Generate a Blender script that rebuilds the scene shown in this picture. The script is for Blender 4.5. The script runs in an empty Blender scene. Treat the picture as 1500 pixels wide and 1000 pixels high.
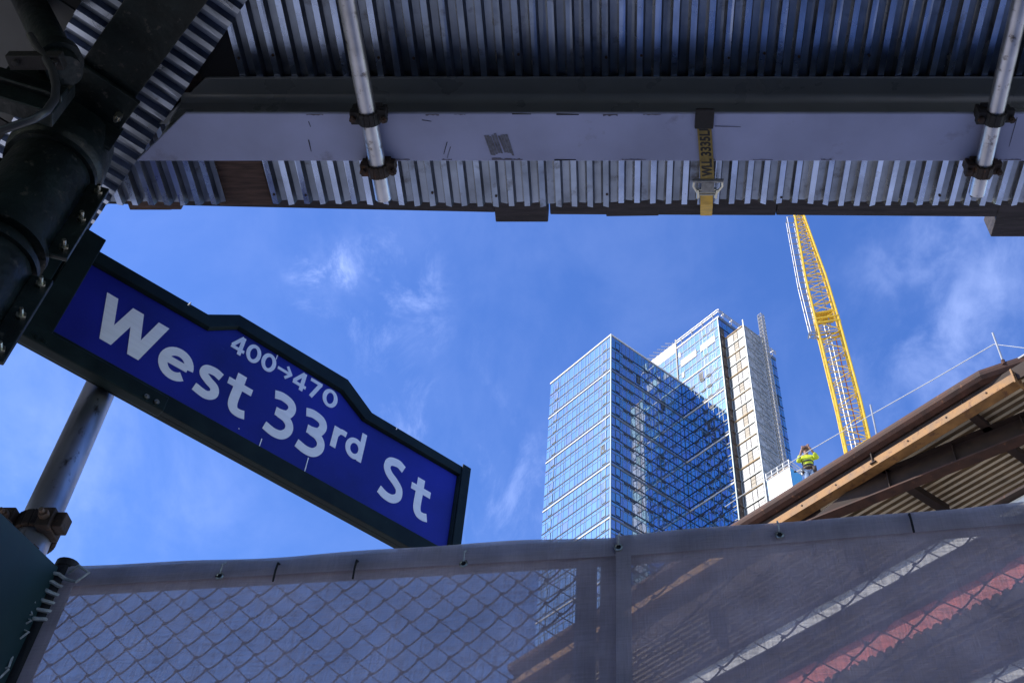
import bpy, math, random
from mathutils import Vector as V
random.seed(33)
S = bpy.context.scene
COL = S.collection
PI = math.pi
GZ = -1.65                        # pavement level; the camera lens is the origin (1.65 m above the pavement)

# ---------------------------------------------------------------- camera
F, CX, CY = 1560.0, 900.0, 500.0
TH = math.atan(1560 / 1430.0)
sT, cT = math.sin(TH), math.cos(TH)
cam = bpy.data.cameras.new('camera')
cam.sensor_width = 36; cam.lens = 36 * F / 1500; cam.shift_x = -0.1
cam.clip_start = 0.05; cam.clip_end = 6000
co = bpy.data.objects.new('camera', cam); COL.objects.link(co)
co.rotation_euler = (PI / 2 + TH, 0, 0)
S.camera = co

def ray(px, py):
    x = (px - CX) / F; y = (CY - py) / F
    return V((x, cT - y * sT, sT + y * cT))
def atz(px, py, z): r = ray(px, py); return r * (z / r.z)
def aty(px, py, y): r = ray(px, py); return r * (y / r.y)
def atd(px, py, d): return ray(px, py) * d
def onp(px, py, P, N): r = ray(px, py); return r * (P.dot(N) / r.dot(N))

# ---------------------------------------------------------------- materials
def mat(name, base, rough=0.6, metal=0.0, var=0.0, scale=8.0, bump=0.0, spots=None, stretch=(1, 1, 1), spec=0.5, bscale=None, alpha=None):
    m = bpy.data.materials.new(name); m.use_nodes = True
    nt = m.node_tree; N = nt.nodes; Lk = nt.links
    b = N['Principled BSDF']
    b.inputs['Base Color'].default_value = (*base, 1)
    b.inputs['Roughness'].default_value = rough
    b.inputs['Metallic'].default_value = metal
    b.inputs['Specular IOR Level'].default_value = spec
    tc = N.new('ShaderNodeTexCoord'); mp = N.new('ShaderNodeMapping')
    mp.inputs['Scale'].default_value = stretch
    Lk.new(tc.outputs['Object'], mp.inputs['Vector'])
    col = None
    if var > 0:
        n = N.new('ShaderNodeTexNoise'); n.inputs['Scale'].default_value = scale; n.inputs['Detail'].default_value = 6
        Lk.new(mp.outputs[0], n.inputs['Vector'])
        r = N.new('ShaderNodeMapRange')
        r.inputs[1].default_value = 0.3; r.inputs[2].default_value = 0.7
        r.inputs[3].default_value = 1 - var; r.inputs[4].default_value = 1 + var
        Lk.new(n.outputs['Fac'], r.inputs[0])
        mx = N.new('ShaderNodeMix'); mx.data_type = 'RGBA'; mx.blend_type = 'MULTIPLY'
        mx.inputs['Factor'].default_value = 1
        mx.inputs['A'].default_value = (*base, 1)
        Lk.new(r.outputs[0], mx.inputs['B'])
        col = mx.outputs['Result']
        rr = N.new('ShaderNodeMapRange')
        rr.inputs[3].default_value = max(0.02, rough - 0.12); rr.inputs[4].default_value = min(1, rough + 0.12)
        Lk.new(n.outputs['Fac'], rr.inputs[0]); Lk.new(rr.outputs[0], b.inputs['Roughness'])
    if spots:                                     # (colour, scale, threshold, softness)
        sc, ss, th, so = spots
        n2 = N.new('ShaderNodeTexNoise'); n2.inputs['Scale'].default_value = ss; n2.inputs['Detail'].default_value = 8
        n2.inputs['Roughness'].default_value = 0.65
        Lk.new(mp.outputs[0], n2.inputs['Vector'])
        r2 = N.new('ShaderNodeMapRange'); r2.inputs[1].default_value = th; r2.inputs[2].default_value = th + so
        Lk.new(n2.outputs['Fac'], r2.inputs[0])
        m2 = N.new('ShaderNodeMix'); m2.data_type = 'RGBA'
        Lk.new(r2.outputs[0], m2.inputs['Factor'])
        if col: Lk.new(col, m2.inputs['A'])
        else: m2.inputs['A'].default_value = (*base, 1)
        m2.inputs['B'].default_value = (*sc, 1)
        col = m2.outputs['Result']
    if col: Lk.new(col, b.inputs['Base Color'])
    if bump > 0:
        nb = N.new('ShaderNodeTexNoise'); nb.inputs['Scale'].default_value = bscale or scale * 4; nb.inputs['Detail'].default_value = 5
        Lk.new(mp.outputs[0], nb.inputs['Vector'])
        bp = N.new('ShaderNodeBump'); bp.inputs['Strength'].default_value = bump; bp.inputs['Distance'].default_value = 0.01
        Lk.new(nb.outputs['Fac'], bp.inputs['Height']); Lk.new(bp.outputs[0], b.inputs['Normal'])
    return m

def glass_mat(name, tint, dark, refl, rough=0.008):
    m = bpy.data.materials.new(name); m.use_nodes = True
    nt = m.node_tree; N = nt.nodes; Lk = nt.links
    b = N['Principled BSDF']; out = N['Material Output']
    b.inputs['Base Color'].default_value = (*dark, 1); b.inputs['Roughness'].default_value = 0.35
    g = N.new('ShaderNodeBsdfGlossy'); g.inputs['Color'].default_value = (*tint, 1); g.inputs['Roughness'].default_value = rough
    mx = N.new('ShaderNodeMixShader')
    lw = N.new('ShaderNodeLayerWeight'); lw.inputs['Blend'].default_value = 0.5
    r = N.new('ShaderNodeMapRange'); r.inputs[3].default_value = refl; r.inputs[4].default_value = 1.0
    Lk.new(lw.outputs['Fresnel'], r.inputs[0]); Lk.new(r.outputs[0], mx.inputs['Fac'])
    Lk.new(b.outputs[0], mx.inputs[1]); Lk.new(g.outputs[0], mx.inputs[2]); Lk.new(mx.outputs[0], out.inputs['Surface'])
    return m

def fabric_mat(name, colr, opac, trans=0.45):
    m = bpy.data.materials.new(name); m.use_nodes = True
    nt = m.node_tree; N = nt.nodes; Lk = nt.links
    out = N['Material Output']; N.remove(N['Principled BSDF'])
    d = N.new('ShaderNodeBsdfDiffuse'); t = N.new('ShaderNodeBsdfTranslucent'); tr = N.new('ShaderNodeBsdfTransparent')
    tc = N.new('ShaderNodeTexCoord')
    n = N.new('ShaderNodeTexNoise'); n.inputs['Scale'].default_value = 9; n.inputs['Detail'].default_value = 7
    Lk.new(tc.outputs['Object'], n.inputs['Vector'])
    mp = N.new('ShaderNodeMapping'); mp.inputs['Scale'].default_value = (230, 230, 16)
    Lk.new(tc.outputs['Object'], mp.inputs['Vector'])
    n2 = N.new('ShaderNodeTexNoise'); n2.inputs['Scale'].default_value = 1.0; n2.inputs['Detail'].default_value = 2
    Lk.new(mp.outputs[0], n2.inputs['Vector'])
    mp3 = N.new('ShaderNodeMapping'); mp3.inputs['Scale'].default_value = (16, 16, 230)
    Lk.new(tc.outputs['Object'], mp3.inputs['Vector'])
    n3 = N.new('ShaderNodeTexNoise'); n3.inputs['Scale'].default_value = 1.0; n3.inputs['Detail'].default_value = 2
    Lk.new(mp3.outputs[0], n3.inputs['Vector'])
    ad = N.new('ShaderNodeMath'); ad.operation = 'ADD'
    Lk.new(n2.outputs['Fac'], ad.inputs[0]); Lk.new(n3.outputs['Fac'], ad.inputs[1])
    r = N.new('ShaderNodeMapRange'); r.inputs[1].default_value = 0.6; r.inputs[2].default_value = 1.4
    r.inputs[3].default_value = opac - 0.10; r.inputs[4].default_value = min(1, opac + 0.10)
    Lk.new(ad.outputs[0], r.inputs[0])
    r1 = N.new('ShaderNodeMapRange'); r1.inputs[1].default_value = .3; r1.inputs[2].default_value = .7
    r1.inputs[3].default_value = 0.80; r1.inputs[4].default_value = 1.16
    Lk.new(n.outputs['Fac'], r1.inputs[0])
    mc = N.new('ShaderNodeMix'); mc.data_type = 'RGBA'; mc.blend_type = 'MULTIPLY'; mc.inputs['Factor'].default_value = 1
    mc.inputs['A'].default_value = (*colr, 1); Lk.new(r1.outputs[0], mc.inputs['B'])
    Lk.new(mc.outputs['Result'], d.inputs['Color']); Lk.new(mc.outputs['Result'], t.inputs['Color'])
    m1 = N.new('ShaderNodeMixShader'); m1.inputs['Fac'].default_value = trans
    Lk.new(d.outputs[0], m1.inputs[1]); Lk.new(t.outputs[0], m1.inputs[2])
    m2 = N.new('ShaderNodeMixShader')
    Lk.new(r.outputs[0], m2.inputs['Fac']); Lk.new(tr.outputs[0], m2.inputs[1]); Lk.new(m1.outputs[0], m2.inputs[2])
    bmp = N.new('ShaderNodeBump'); bmp.inputs['Strength'].default_value = .5; bmp.inputs['Distance'].default_value = .004
    Lk.new(ad.outputs[0], bmp.inputs['Height']); Lk.new(bmp.outputs[0], d.inputs['Normal'])
    Lk.new(m2.outputs[0], out.inputs['Surface'])
    return m

M = {}
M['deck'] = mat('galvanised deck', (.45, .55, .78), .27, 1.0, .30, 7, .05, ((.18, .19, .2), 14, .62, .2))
M['deckdark'] = mat('dark deck web', (.12, .14, .18), .4, .8, .4, 9, .1)  # darker tone for one web of every rib
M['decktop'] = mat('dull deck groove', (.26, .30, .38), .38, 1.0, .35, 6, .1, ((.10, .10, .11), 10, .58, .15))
M['deckglint'] = mat('bright deck rib', (.78, .72, .62), .25, 1.0, .15, 9, .03)  # warm reflected light put into the colour of the other web
M['lip'] = mat('galvanised deck end', (.50, .55, .64), .30, 1.0, .2, 9, .05, ((.2, .2, .2), 16, .64, .2))
M['beam'] = mat('grey painted steel', (.325, .355, .535), .45, 0.0, .17, 3.2, .05, ((.17, .165, .22), 4.5, .60, .16), spec=.5)
M['web'] = mat('grey green steel', (.15, .165, .17), .30, 0.0, .08, 5, .02, spec=.7)  # beam web and top flange, darker and greener than the bottom flange
M['green'] = mat('dark green paint', (.006, .011, .0105), .42, 0.0, .5, 9, .35, ((.045, .042, .036), 34, .60, .06), spec=.35)
M['signgreen'] = mat('dark green sign frame', (.009, .017, .016), .5, 0.0, .4, 10, .08, ((.05, .055, .05), 40, .68, .08), spec=.15)
M['greenboard'] = mat('dark green plywood', (.012, .040, .042), .5, 0.0, .35, 5, .1, ((.12, .14, .13), 26, .74, .06), stretch=(1, 1, .3))
M['signblue'] = mat('blue sign sheeting', (.012, .017, .26), .45, 0.0, .34, 2.6, .02, ((.06, .06, .30), 110, .62, .12), spec=.3)
M['white'] = mat('white lettering', (.95, .95, .97), .45, 0.0, .05, 6, .01, ((.80, .78, .76), 26, .62, .12), stretch=(1, 1, 9))
M['galv'] = mat('galvanised pipe', (.50, .50, .53), .38, .95, .22, 12, .05, ((.14, .12, .11), 26, .58, .10), stretch=(1, 1, .35))
M['clamp'] = mat('rusty iron clamp', (.045, .028, .02), .7, .3, .5, 30, .3, ((.16, .07, .03), 24, .6, .1))
M['blackiron'] = mat('black iron', (.014, .012, .012), .65, .2, .4, 30, .2)
M['wood'] = mat('dark weathered timber', (.045, .037, .038), .8, 0, .45, 6, .3, ((.10, .08, .07), 20, .62, .1), stretch=(1, 9, 9))
M['woodbrown'] = mat('brown timber', (.10, .06, .045), .85, 0, .5, 9, .3, stretch=(1, 9, 9))
M['board'] = mat('dark plywood soffit', (.012, .0115, .011), .7, 0, .3, 4, .1, ((.022, .022, .021), 5, .6, .15))
M['boardlight'] = mat('grey plywood soffit', (.085, .085, .082), .7, 0, .2, 5, .1)
M['black'] = mat('black board', (.010, .010, .012), .8, 0, .3, 6, .1)
M['strap'] = mat('yellow webbing', (.55, .31, .03), .75, 0, .25, 25, .2, ((.10, .07, .03), 20, .6, .15), stretch=(1, 1, 1))
M['strapdark'] = mat('dark yellow webbing', (.27, .19, .05), .8, 0, .35, 25, .2, ((.07, .055, .03), 18, .58, .15))  # upper webbing, darker than the tail
M['strapink'] = mat('black print', (.012, .011, .01), .7)
M['zinc'] = mat('zinc plated steel', (.55, .52, .42), .3, 1.0, .2, 20)
M['link'] = mat('fence wire', (.018, .018, .022), .6, 0, .3, 30)
M['rope'] = mat('pale rope', (.55, .55, .52), .85, 0, .3, 60, .3)
M['fabric'] = fabric_mat('grey screen fabric', (.385, .33, .375), .845)
M['hem'] = fabric_mat('grey hem fabric', (.56, .49, .53), .90, .35)
M['rust'] = mat('rusted steel', (.062, .026, .016), .7, .2, .45, 2.5, .15, ((.25, .11, .05), 3, .6, .15), stretch=(1, 1, 1))
M['rustdark'] = mat('dark rusted steel', (.030, .016, .011), .75, .2, .45, 2.5, .15, ((.14, .06, .03), 3, .62, .15))
M['rustgold'] = mat('tan rusted steel', (.27, .135, .042), .65, .1, .35, 2.5, .15, ((.13, .055, .025), 3.5, .54, .12))
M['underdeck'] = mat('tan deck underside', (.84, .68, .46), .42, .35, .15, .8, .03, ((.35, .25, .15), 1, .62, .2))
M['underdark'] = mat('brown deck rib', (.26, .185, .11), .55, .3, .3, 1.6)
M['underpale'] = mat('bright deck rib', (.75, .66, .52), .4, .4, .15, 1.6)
M['paleedge'] = mat('pale steel edge', (.74, .72, .68), .55, 0, .15, 3, .05)
M['rededge'] = mat('red primer steel', (.62, .11, .09), .55, 0, .18, 3, .05)
M['concrete'] = mat('concrete', (.44, .43, .42), .85, 0, .15, 2, .1)
M['asphalt'] = mat('asphalt', (.05, .05, .052), .9, 0, .2, 3, .2)
M['ground'] = mat('ground', (.38, .37, .36), .9, 0, .2, .2, .1)
M['crane'] = mat('yellow crane paint', (.74, .47, .03), .45, 0, .12, 2, .02, ((.25, .11, .03), 4, .68, .1))
M['cranegrey'] = mat('grey crane steel', (.33, .34, .35), .5, .4, .15, 3)
M['cranerust'] = mat('orange crane ladder', (.45, .12, .05), .6)
M['mullion'] = mat('dark mullion', (.014, .018, .022), .4, .2)
M['mullionlight'] = mat('pale mullion', (.20, .27, .29), .4, .2)
M['bandwhite'] = mat('white band', (.66, .62, .56), .5, 0, .05, 1)
M['spandrel'] = mat('grey spandrel', (.16, .17, .19), .4, .3, .1, .6)
M['vent'] = mat('dark vent', (.03, .035, .045), .6)
M['louvre'] = mat('pale louvre', (.52, .51, .47), .6, 0, .08, .8)
M['core'] = mat('dark interior', (.03, .035, .045), .8)
M['roughwall'] = mat('unclad brown wall', (.085, .062, .048), .85, 0, .5, 1.2, .3, ((.45, .36, .22), 1.3, .6, .05))
M['hoistpanel'] = mat('cream hoist panel', (.56, .545, .51), .6, 0, .12, .9, .05, ((.5, .48, .43), 2.2, .62, .1))
M['hoistpanelwarm'] = mat('tan hoist panel', (.44, .38, .29), .65, 0, .12, .9)
M['hoistmesh'] = mat('grey hoist mesh', (.36, .355, .355), .7, 0, .45, 1.6, .2, ((.55, .53, .5), 2.1, .62, .06))
M['hoistframe'] = mat('pale hoist frame', (.36, .39, .39), .5, .3, .15, 2)
M['hoistplank'] = mat('tan plank', (.50, .36, .20), .8, 0, .3, 2)
M['mastgalv'] = mat('galvanised mast', (.45, .43, .39), .45, .5, .2, 3)
M['carwhite'] = mat('white hoist car', (.56, .58, .60), .4, 0, .05, 2)
M['carblue'] = mat('blue hoist car', (.12, .42, .66), .4)
M['gA'] = glass_mat('blue glass light', (.50, .76, .93), (.05, .15, .25), .50)
M['gB'] = glass_mat('blue glass mid', (.45, .69, .87), (.04, .12, .21), .48)
M['gC'] = glass_mat('blue glass deep', (.56, .66, .86), (.05, .09, .20), .54)
M['skin'] = mat('skin', (.32, .17, .11), .55)
M['hivis'] = mat('high visibility yellow', (.62, .70, .03), .7, 0, .2, 8, .2)
M['hivisband'] = mat('dark reflective band', (.05, .05, .05), .6)
M['denim'] = mat('light denim', (.28, .36, .48), .8, 0, .3, 12, .2)
M['helmet'] = mat('brown hard hat', (.13, .075, .05), .4)
M['boot'] = mat('boot', (.06, .04, .03), .7)
M['brick'] = mat('brick', (.28, .17, .13), .85, 0, .2, 1)
M['cord'] = mat('black cable', (.03, .03, .032), .35)

# ---------------------------------------------------------------- mesh builder
OFF = {}
class MB:
    def __init__(s): s.v = []; s.f = []; s.mi = []; s.cur = 0; s.pc = []
    def add(s, vs, fs):
        s.pc.append((list(vs), fs)); o = len(s.v); s.v += [V(p) for p in vs]; s.f += [[i + o for i in f] for f in fs]; s.mi += [s.cur] * len(fs); return s
    def box(s, o, a, b, c):
        o = V(o); a = V(a); b = V(b); c = V(c)
        if a.cross(b).dot(c) < 0: a, b = b, a
        return s.add([o, o + a, o + a + b, o + b, o + c, o + a + c, o + a + b + c, o + b + c],
                     [[3, 2, 1, 0], [4, 5, 6, 7], [0, 1, 5, 4], [1, 2, 6, 5], [2, 3, 7, 6], [3, 0, 4, 7]])
    def abox(s, x0, x1, y0, y1, z0, z1): return s.box((x0, y0, z0), (x1 - x0, 0, 0), (0, y1 - y0, 0), (0, 0, z1 - z0))
    def tube(s, pts, r, n=8, caps=True):
        pts = [V(p) for p in pts]; rs = r if isinstance(r, (list, tuple)) else [r] * len(pts)
        t0 = (pts[1] - pts[0]).normalized()
        u = t0.orthogonal().normalized(); rings = []; vs = []; fs = []
        for i, p in enumerate(pts):
            if i == 0: t = t0
            elif i == len(pts) - 1: t = (pts[i] - pts[i - 1]).normalized()
            else: t = ((pts[i + 1] - p).normalized() + (p - pts[i - 1]).normalized()).normalized()
            u = (u - t * u.dot(t)).normalized(); w = t.cross(u)
            for k in range(n):
                a = 2 * PI * k / n; vs.append(p + (u * math.cos(a) + w * math.sin(a)) * rs[i])
        for i in range(len(pts) - 1):
            for k in range(n):
                k2 = (k + 1) % n
                fs.append([i * n + k, i * n + k2, (i + 1) * n + k2, (i + 1) * n + k])
        if caps:
            fs.append([k for k in range(n)][::-1]); fs.append([(len(pts) - 1) * n + k for k in range(n)])
        return s.add(vs, fs)
    def prism(s, poly, d):                         # polygon (list of 3-D points) swept by d
        n = len(poly); d = V(d); p = [V(q) for q in poly]
        return s.add(p + [q + d for q in p], [list(range(n))[::-1], [n + i for i in range(n)]] + [[i, (i + 1) % n, n + (i + 1) % n, n + i] for i in range(n)])
    def each(s, name, m, parent=None, **k):        # every piece an object of its own
        out = []
        for vs, fs in s.pc:
            q = MB(); q.add(vs, fs); out.append(q.build(name, m, parent, **k))
        return out
    def quad(s, a, b, c, d): return s.add([a, b, c, d], [[0, 1, 2, 3]])
    def build(s, name, m, parent=None, smooth=False, bevel=0, loc=None):
        off = V((0, 0, 0))
        if parent is not None: off = OFF[parent.name]
        elif loc is not None: off = V(loc)
        me = bpy.data.meshes.new(name)
        me.from_pydata([p - off for p in s.v], [], s.f)
        for x in (m if isinstance(m, (list, tuple)) else [m]): me.materials.append(x)
        if isinstance(m, (list, tuple)): me.polygons.foreach_set('material_index', s.mi)
        if smooth:
            me.polygons.foreach_set('use_smooth', [True] * len(me.polygons))
        o = bpy.data.objects.new(name, me); COL.objects.link(o)
        if parent is not None: o.parent = parent
        else: o.location = off
        OFF[o.name] = off
        if bevel:
            bv = o.modifiers.new('bevel', 'BEVEL'); bv.width = bevel; bv.segments = 2; bv.limit_method = 'ANGLE'
        if smooth and not bevel:
            try: me.set_sharp_from_angle(angle=math.radians(40))
            except Exception: pass
        return o

def tag(o, label=None, cat=None, group=None, kind=None):
    if label: o['label'] = label
    if cat: o['category'] = cat
    if group: o['group'] = group
    if kind: o['kind'] = kind
    return o
def thing(name, label, cat, loc, group=None):
    o = bpy.data.objects.new(name, None); COL.objects.link(o); o.location = loc; o.empty_display_size = .2
    OFF[o.name] = V(loc)
    return tag(o, label, cat, group)
X, Y, Z = V((1, 0, 0)), V((0, 1, 0)), V((0, 0, 1))
LA = math.radians(-42.6)
L = V((math.sin(LA), math.cos(LA), 0)); R = V((math.cos(LA), -math.sin(LA), 0))

# ---------------------------------------------------------------- ground
g = MB(); g.add([(-3000, -3000, GZ - .02), (3000, -3000, GZ - .02), (3000, 3000, GZ - .02), (-3000, 3000, GZ - .02)], [[0, 1, 2, 3]])
tag(g.build('ground', M['ground']), kind='structure')
g = MB(); g.abox(-60, 60, -4.2, 2.9, GZ - .15, GZ)
tag(g.build('sidewalk', M['concrete']), kind='structure')
g = MB(); g.add([(-60, -16, GZ - .01), (60, -16, GZ - .01), (60, -4.2, GZ - .01), (-60, -4.2, GZ - .01)], [[0, 1, 2, 3]])
tag(g.build('road', M['asphalt']), kind='structure')

# ---------------------------------------------------------------- sidewalk shed overhead
ZF, ZD = 3.30, 3.57
shed = thing('sidewalk_shed', 'steel beam and corrugated metal deck of the sidewalk shed overhead', 'sidewalk shed', (0, 2.04, GZ))
def beam_x(y):                                  # mitred left end
    return -1.51 + (y - 1.94) / (2.135 - 1.94) * (-1.74 + 1.51)
b = MB()
def xprism(b, y0, y1, z0, z1, x1=4.5):
    b.add([(beam_x(y0), y0, z0), (x1, y0, z0), (x1, y1, z0), (beam_x(y1), y1, z0), (beam_x(y0), y0, z1), (x1, y0, z1), (x1, y1, z1), (beam_x(y1), y1, z1)],
          [[3, 2, 1, 0], [4, 5, 6, 7], [0, 1, 5, 4], [1, 2, 6, 5], [2, 3, 7, 6], [3, 0, 4, 7]])
xprism(b, 1.94, 2.135, ZF, ZF + .014)
b.build('bottom_flange', M['beam'], shed, bevel=.0025)
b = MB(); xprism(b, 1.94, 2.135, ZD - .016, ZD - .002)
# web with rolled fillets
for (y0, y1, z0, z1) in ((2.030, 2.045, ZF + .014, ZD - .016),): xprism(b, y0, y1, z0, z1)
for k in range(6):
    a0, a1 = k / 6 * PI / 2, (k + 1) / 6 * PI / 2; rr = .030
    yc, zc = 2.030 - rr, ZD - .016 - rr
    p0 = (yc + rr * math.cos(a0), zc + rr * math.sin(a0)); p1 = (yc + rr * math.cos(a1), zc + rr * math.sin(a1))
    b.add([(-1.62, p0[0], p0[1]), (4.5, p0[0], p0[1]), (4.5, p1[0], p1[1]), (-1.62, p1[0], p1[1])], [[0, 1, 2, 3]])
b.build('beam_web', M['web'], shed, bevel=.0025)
# marks on the flange: a taped patch and scuffs
b = MB()
rs = random.Random(5)
for k in range(9):                                # a patch rubbed on with a few strokes
    xa = 709 + k * 3.6 + (2.2 if k > 4 else 0); sl_ = 10
    ya, yb = 198 + rs.uniform(-2, 2), 226 + rs.uniform(-3, 2)
    b.prism([atz(xa, ya, ZF - .0012), atz(xa + 3.3, ya + rs.uniform(-1, 1), ZF - .0012), atz(xa + 3.3 + sl_, yb + rs.uniform(-1, 1), ZF - .0012), atz(xa + sl_, yb, ZF - .0012)], (0, 0, -.0006))
b.build('paint_patch', mat('grey patch', (.13, .135, .17), .6, 0, .5, 60, .1), shed)
b = MB()
for x0, y0, x1, y1, w in ((750, 166.8, 778, 167.3, 2.2), (815, 167.5, 848, 168, 2.6), (812, 234.6, 844, 234.2, 2), (1047, 185, 1085, 186, .8), (1490, 172, 1478, 215, .9), (655, 208, 650, 226, 1.2), (660, 215, 655, 232, .8), (618, 176, 632, 178, 1), (452, 178, 455, 186, 1), (452, 205, 456, 222, 1.6)):
    d = V((x1 - x0, y1 - y0)).normalized(); n_ = V((-d.y, d.x)) * w / 2
    q = [atz(x0 + n_.x, y0 + n_.y, ZF - .001), atz(x1 + n_.x * .5, y1 + n_.y * .5, ZF - .001), atz(x1 - n_.x * .5, y1 - n_.y * .5, ZF - .001), atz(x0 - n_.x, y0 - n_.y, ZF - .001)]
    b.prism(q, (0, 0, -.0006))
b.each('scuff_mark', M['black'], shed)
rs = random.Random(7)
b = MB()
for i in range(16):
    px = rs.uniform(270, 1490); py = rs.choice((167.5, 234.5)); w_ = rs.uniform(8, 30); h_ = rs.uniform(1.2, 4.5) * (1 if py < 200 else -1)
    n_ = 7; top_ = [atz(px + w_ * k / n_, py, ZF - .0008) for k in range(n_ + 1)]; bot_ = [atz(px + w_ * k / n_, py + h_ * rs.uniform(.2, 1), ZF - .0008) for k in range(n_, -1, -1)]
    b.prism(top_ + bot_, (0, 0, -.0004))
b.each('rust_stain', mat('rust stain on paint', (.11, .10, .13), .7, 0, .4, 30), shed)

PITCH, DEP = .064, .026
M['deckworn'] = mat('worn galvanised deck', (.30, .36, .48), .36, 1.0, .4, 5, .1, ((.12, .12, .13), 9, .55, .15))
DK = [M['deck'], M['deckdark'], M['deckglint'], M['decktop']]
def corr(b, o, u, w, n, length, z, j0=0.0, j1=0.0, dz=0.0):
    """n ridges side by side along u, sheet running along w from o; thin steel sheet, seen from below"""
    prof = []
    for i in range(n):
        a = i * PITCH
        prof += [(a, 0), (a + .022, 0), (a + .030, DEP), (a + .055, DEP)]
        if i == n - 1: prof.append((a + .062, 0))
    th = .0016
    nseg = 4
    lo = []; hi = []
    for k in range(nseg + 1):
        f_ = k / nseg
        for (a, h) in prof:
            e = (random.uniform(-1, 1) * j1 if k == nseg else 0) + (random.uniform(-1, 1) * j0 if k == 0 else 0)
            bend = random.uniform(0, .006) if (k == nseg and j1 > 0) else 0
            p = V(o) + u * a + w * (length * f_ + e) + Z * (z + h + dz * f_ - bend)
            lo.append(p); hi.append(p + Z * th)
    m_ = len(prof); vs = lo + hi; T = len(lo); fs = []; mm = []
    for k in range(nseg):
        for i in range(m_ - 1):
            q = [k * m_ + i, k * m_ + i + 1, (k + 1) * m_ + i + 1, (k + 1) * m_ + i]
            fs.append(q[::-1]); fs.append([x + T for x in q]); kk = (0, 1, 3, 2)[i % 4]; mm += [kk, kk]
    for i in range(m_ - 1):
        fs.append([i, i + 1, T + i + 1, T + i]); q = nseg * m_
        fs.append([q + i, T + q + i, T + q + i + 1, q + i + 1]); mm += [0, 0]
    b.add(vs, fs); b.mi[-len(fs):] = mm
YB = -2.6
# main deck sheets, running out over the beam to a ragged lip
xs = atz(398, 290, ZD).x
k = 0
while xs < 4.2:
    n = 13 if k != 0 else 9
    b = MB()
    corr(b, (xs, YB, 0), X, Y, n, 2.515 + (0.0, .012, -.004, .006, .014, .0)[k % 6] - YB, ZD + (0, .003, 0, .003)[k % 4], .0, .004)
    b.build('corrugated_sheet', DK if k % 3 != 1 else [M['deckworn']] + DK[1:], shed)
    xs += n * PITCH - .002; k += 1
rs = random.Random(9)
b = MB(); xq = atz(398, 290, ZD).x + .0135
while xq < 2.2:
    for yq in (2.47, 1.86):
        if rs.random() < .7: c_ = V((xq, yq + rs.uniform(-.012, .012), ZD)); b.tube([c_ - Z * .004, c_ + Z * .001], .0055, 6)
    xq += PITCH * rs.choice((2, 3, 4))
for q_ in b.each('deck_screw', M['clamp'], shed): pass
# the short piece on the far left and the one over the wing
b = MB(); x0 = atz(330, 290, ZD).x - 10 * PITCH
corr(b, (x0, 2.08, 0), X, Y, 10, 2.52 - 2.08, ZD + .002, 0, .003); b.build('corrugated_sheet', DK, shed)
# strip of deck that turns the corner of the shed
e0, e1 = atz(118, 355, ZD - .03), atz(273, 130, ZD - .03)
d = (e1 - e0); d.z = 0; d.normalize()
nrm = V((d.y, -d.x, 0))
if nrm.x > 0: nrm = -nrm
w_ = abs((atz(100, 34, ZD - .03) - e0).dot(nrm))
b = MB(); o = e0 - d * 31 * PITCH; o.z = 0
corr(b, o + nrm * w_, d, -nrm, 65, w_, ZD - .03, 0, .001)
b.build('corrugated_sheet', [M['lip'], M['deckdark'], M['deck'], M['decktop']], shed)
# wing soffit boards with open seams, black sheet put in for the dark gap between sheets
bp = V((e0.x, e0.y, 0)) + nrm * (w_ - .02)
for i in range(-4, 7):
    b = MB(); o = bp + d * (i * .62 - .3) + Z * (ZD + .03)
    b.box(o, d * .612, nrm * 7.0, Z * .02); b.build('soffit_board', M['boardlight'] if i == 1 else M['board'], shed)
b = MB(); b.abox(-3.2, 4.4, -2.6, 2.5, ZD + .05, ZD + .08); b.build('deck_plank_layer', M['black'], shed)
b = MB(); xa = atz(285, 110, ZD).x + .02; xb = atz(350, 110, ZD).x
b.abox(xa, xb, 1.3, 1.96, ZD + .004, ZD + .03); b.build('dark_gap_sheet', M['black'], shed)
# timbers outside the lip
def timber(name, m, px0, px1, yb, y0, zb, h=.09, yb2=None):
    b = MB(); A = atz(px0, yb, zb); B = atz(px1, yb2 or yb, zb)
    b.add([(A.x, y0, zb), (B.x, y0, zb), (B.x, B.y, zb), (A.x, A.y, zb), (A.x, y0, zb + h), (B.x, y0, zb + h), (B.x, B.y, zb + h), (A.x, A.y, zb + h)],
          [[3, 2, 1, 0], [4, 5, 6, 7], [0, 1, 5, 4], [1, 2, 6, 5], [2, 3, 7, 6], [3, 0, 4, 7]])
    return b.build(name, m, shed, bevel=.004)
timber('timber_plank', M['wood'], 150, 725, 299, 2.30, ZD + 0.0360, .05, 311.5)
timber('timber_plank', M['wood'], 806, 1136, 314.5, 2.38, ZD + 0.0360, .05, 316)
timber('timber_plank', M['wood'], 1137, 1460, 315.5, 2.38, ZD + 0.0360, .05, 318)
timber('timber_plank', M['wood'], 1440, 1800, 306, 2.38, ZD + 0.0420, .05, 306)
timber('timber_block', M['wood'], 726, 803, 325.5, 2.34, ZD + 0.0340, .1)
timber('timber_block', M['wood'], 888, 965, 317.5, 2.34, ZD + 0.0345, .09, 316.5)
timber('timber_block', M['wood'], 1451, 1560, 347, 2.34, ZD + 0.0320, .12)
timber('timber_block', M['woodbrown'], 190, 252, 308, 2.34, ZD + 0.0330, .05)
timber('timber_block', M['woodbrown'], 248, 266, 307.5, 2.34, ZD + 0.0326, .05)
timber('timber_plank', M['woodbrown'], 322, 400, 301, 1.9, ZD + 0.0340, .03)
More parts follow.
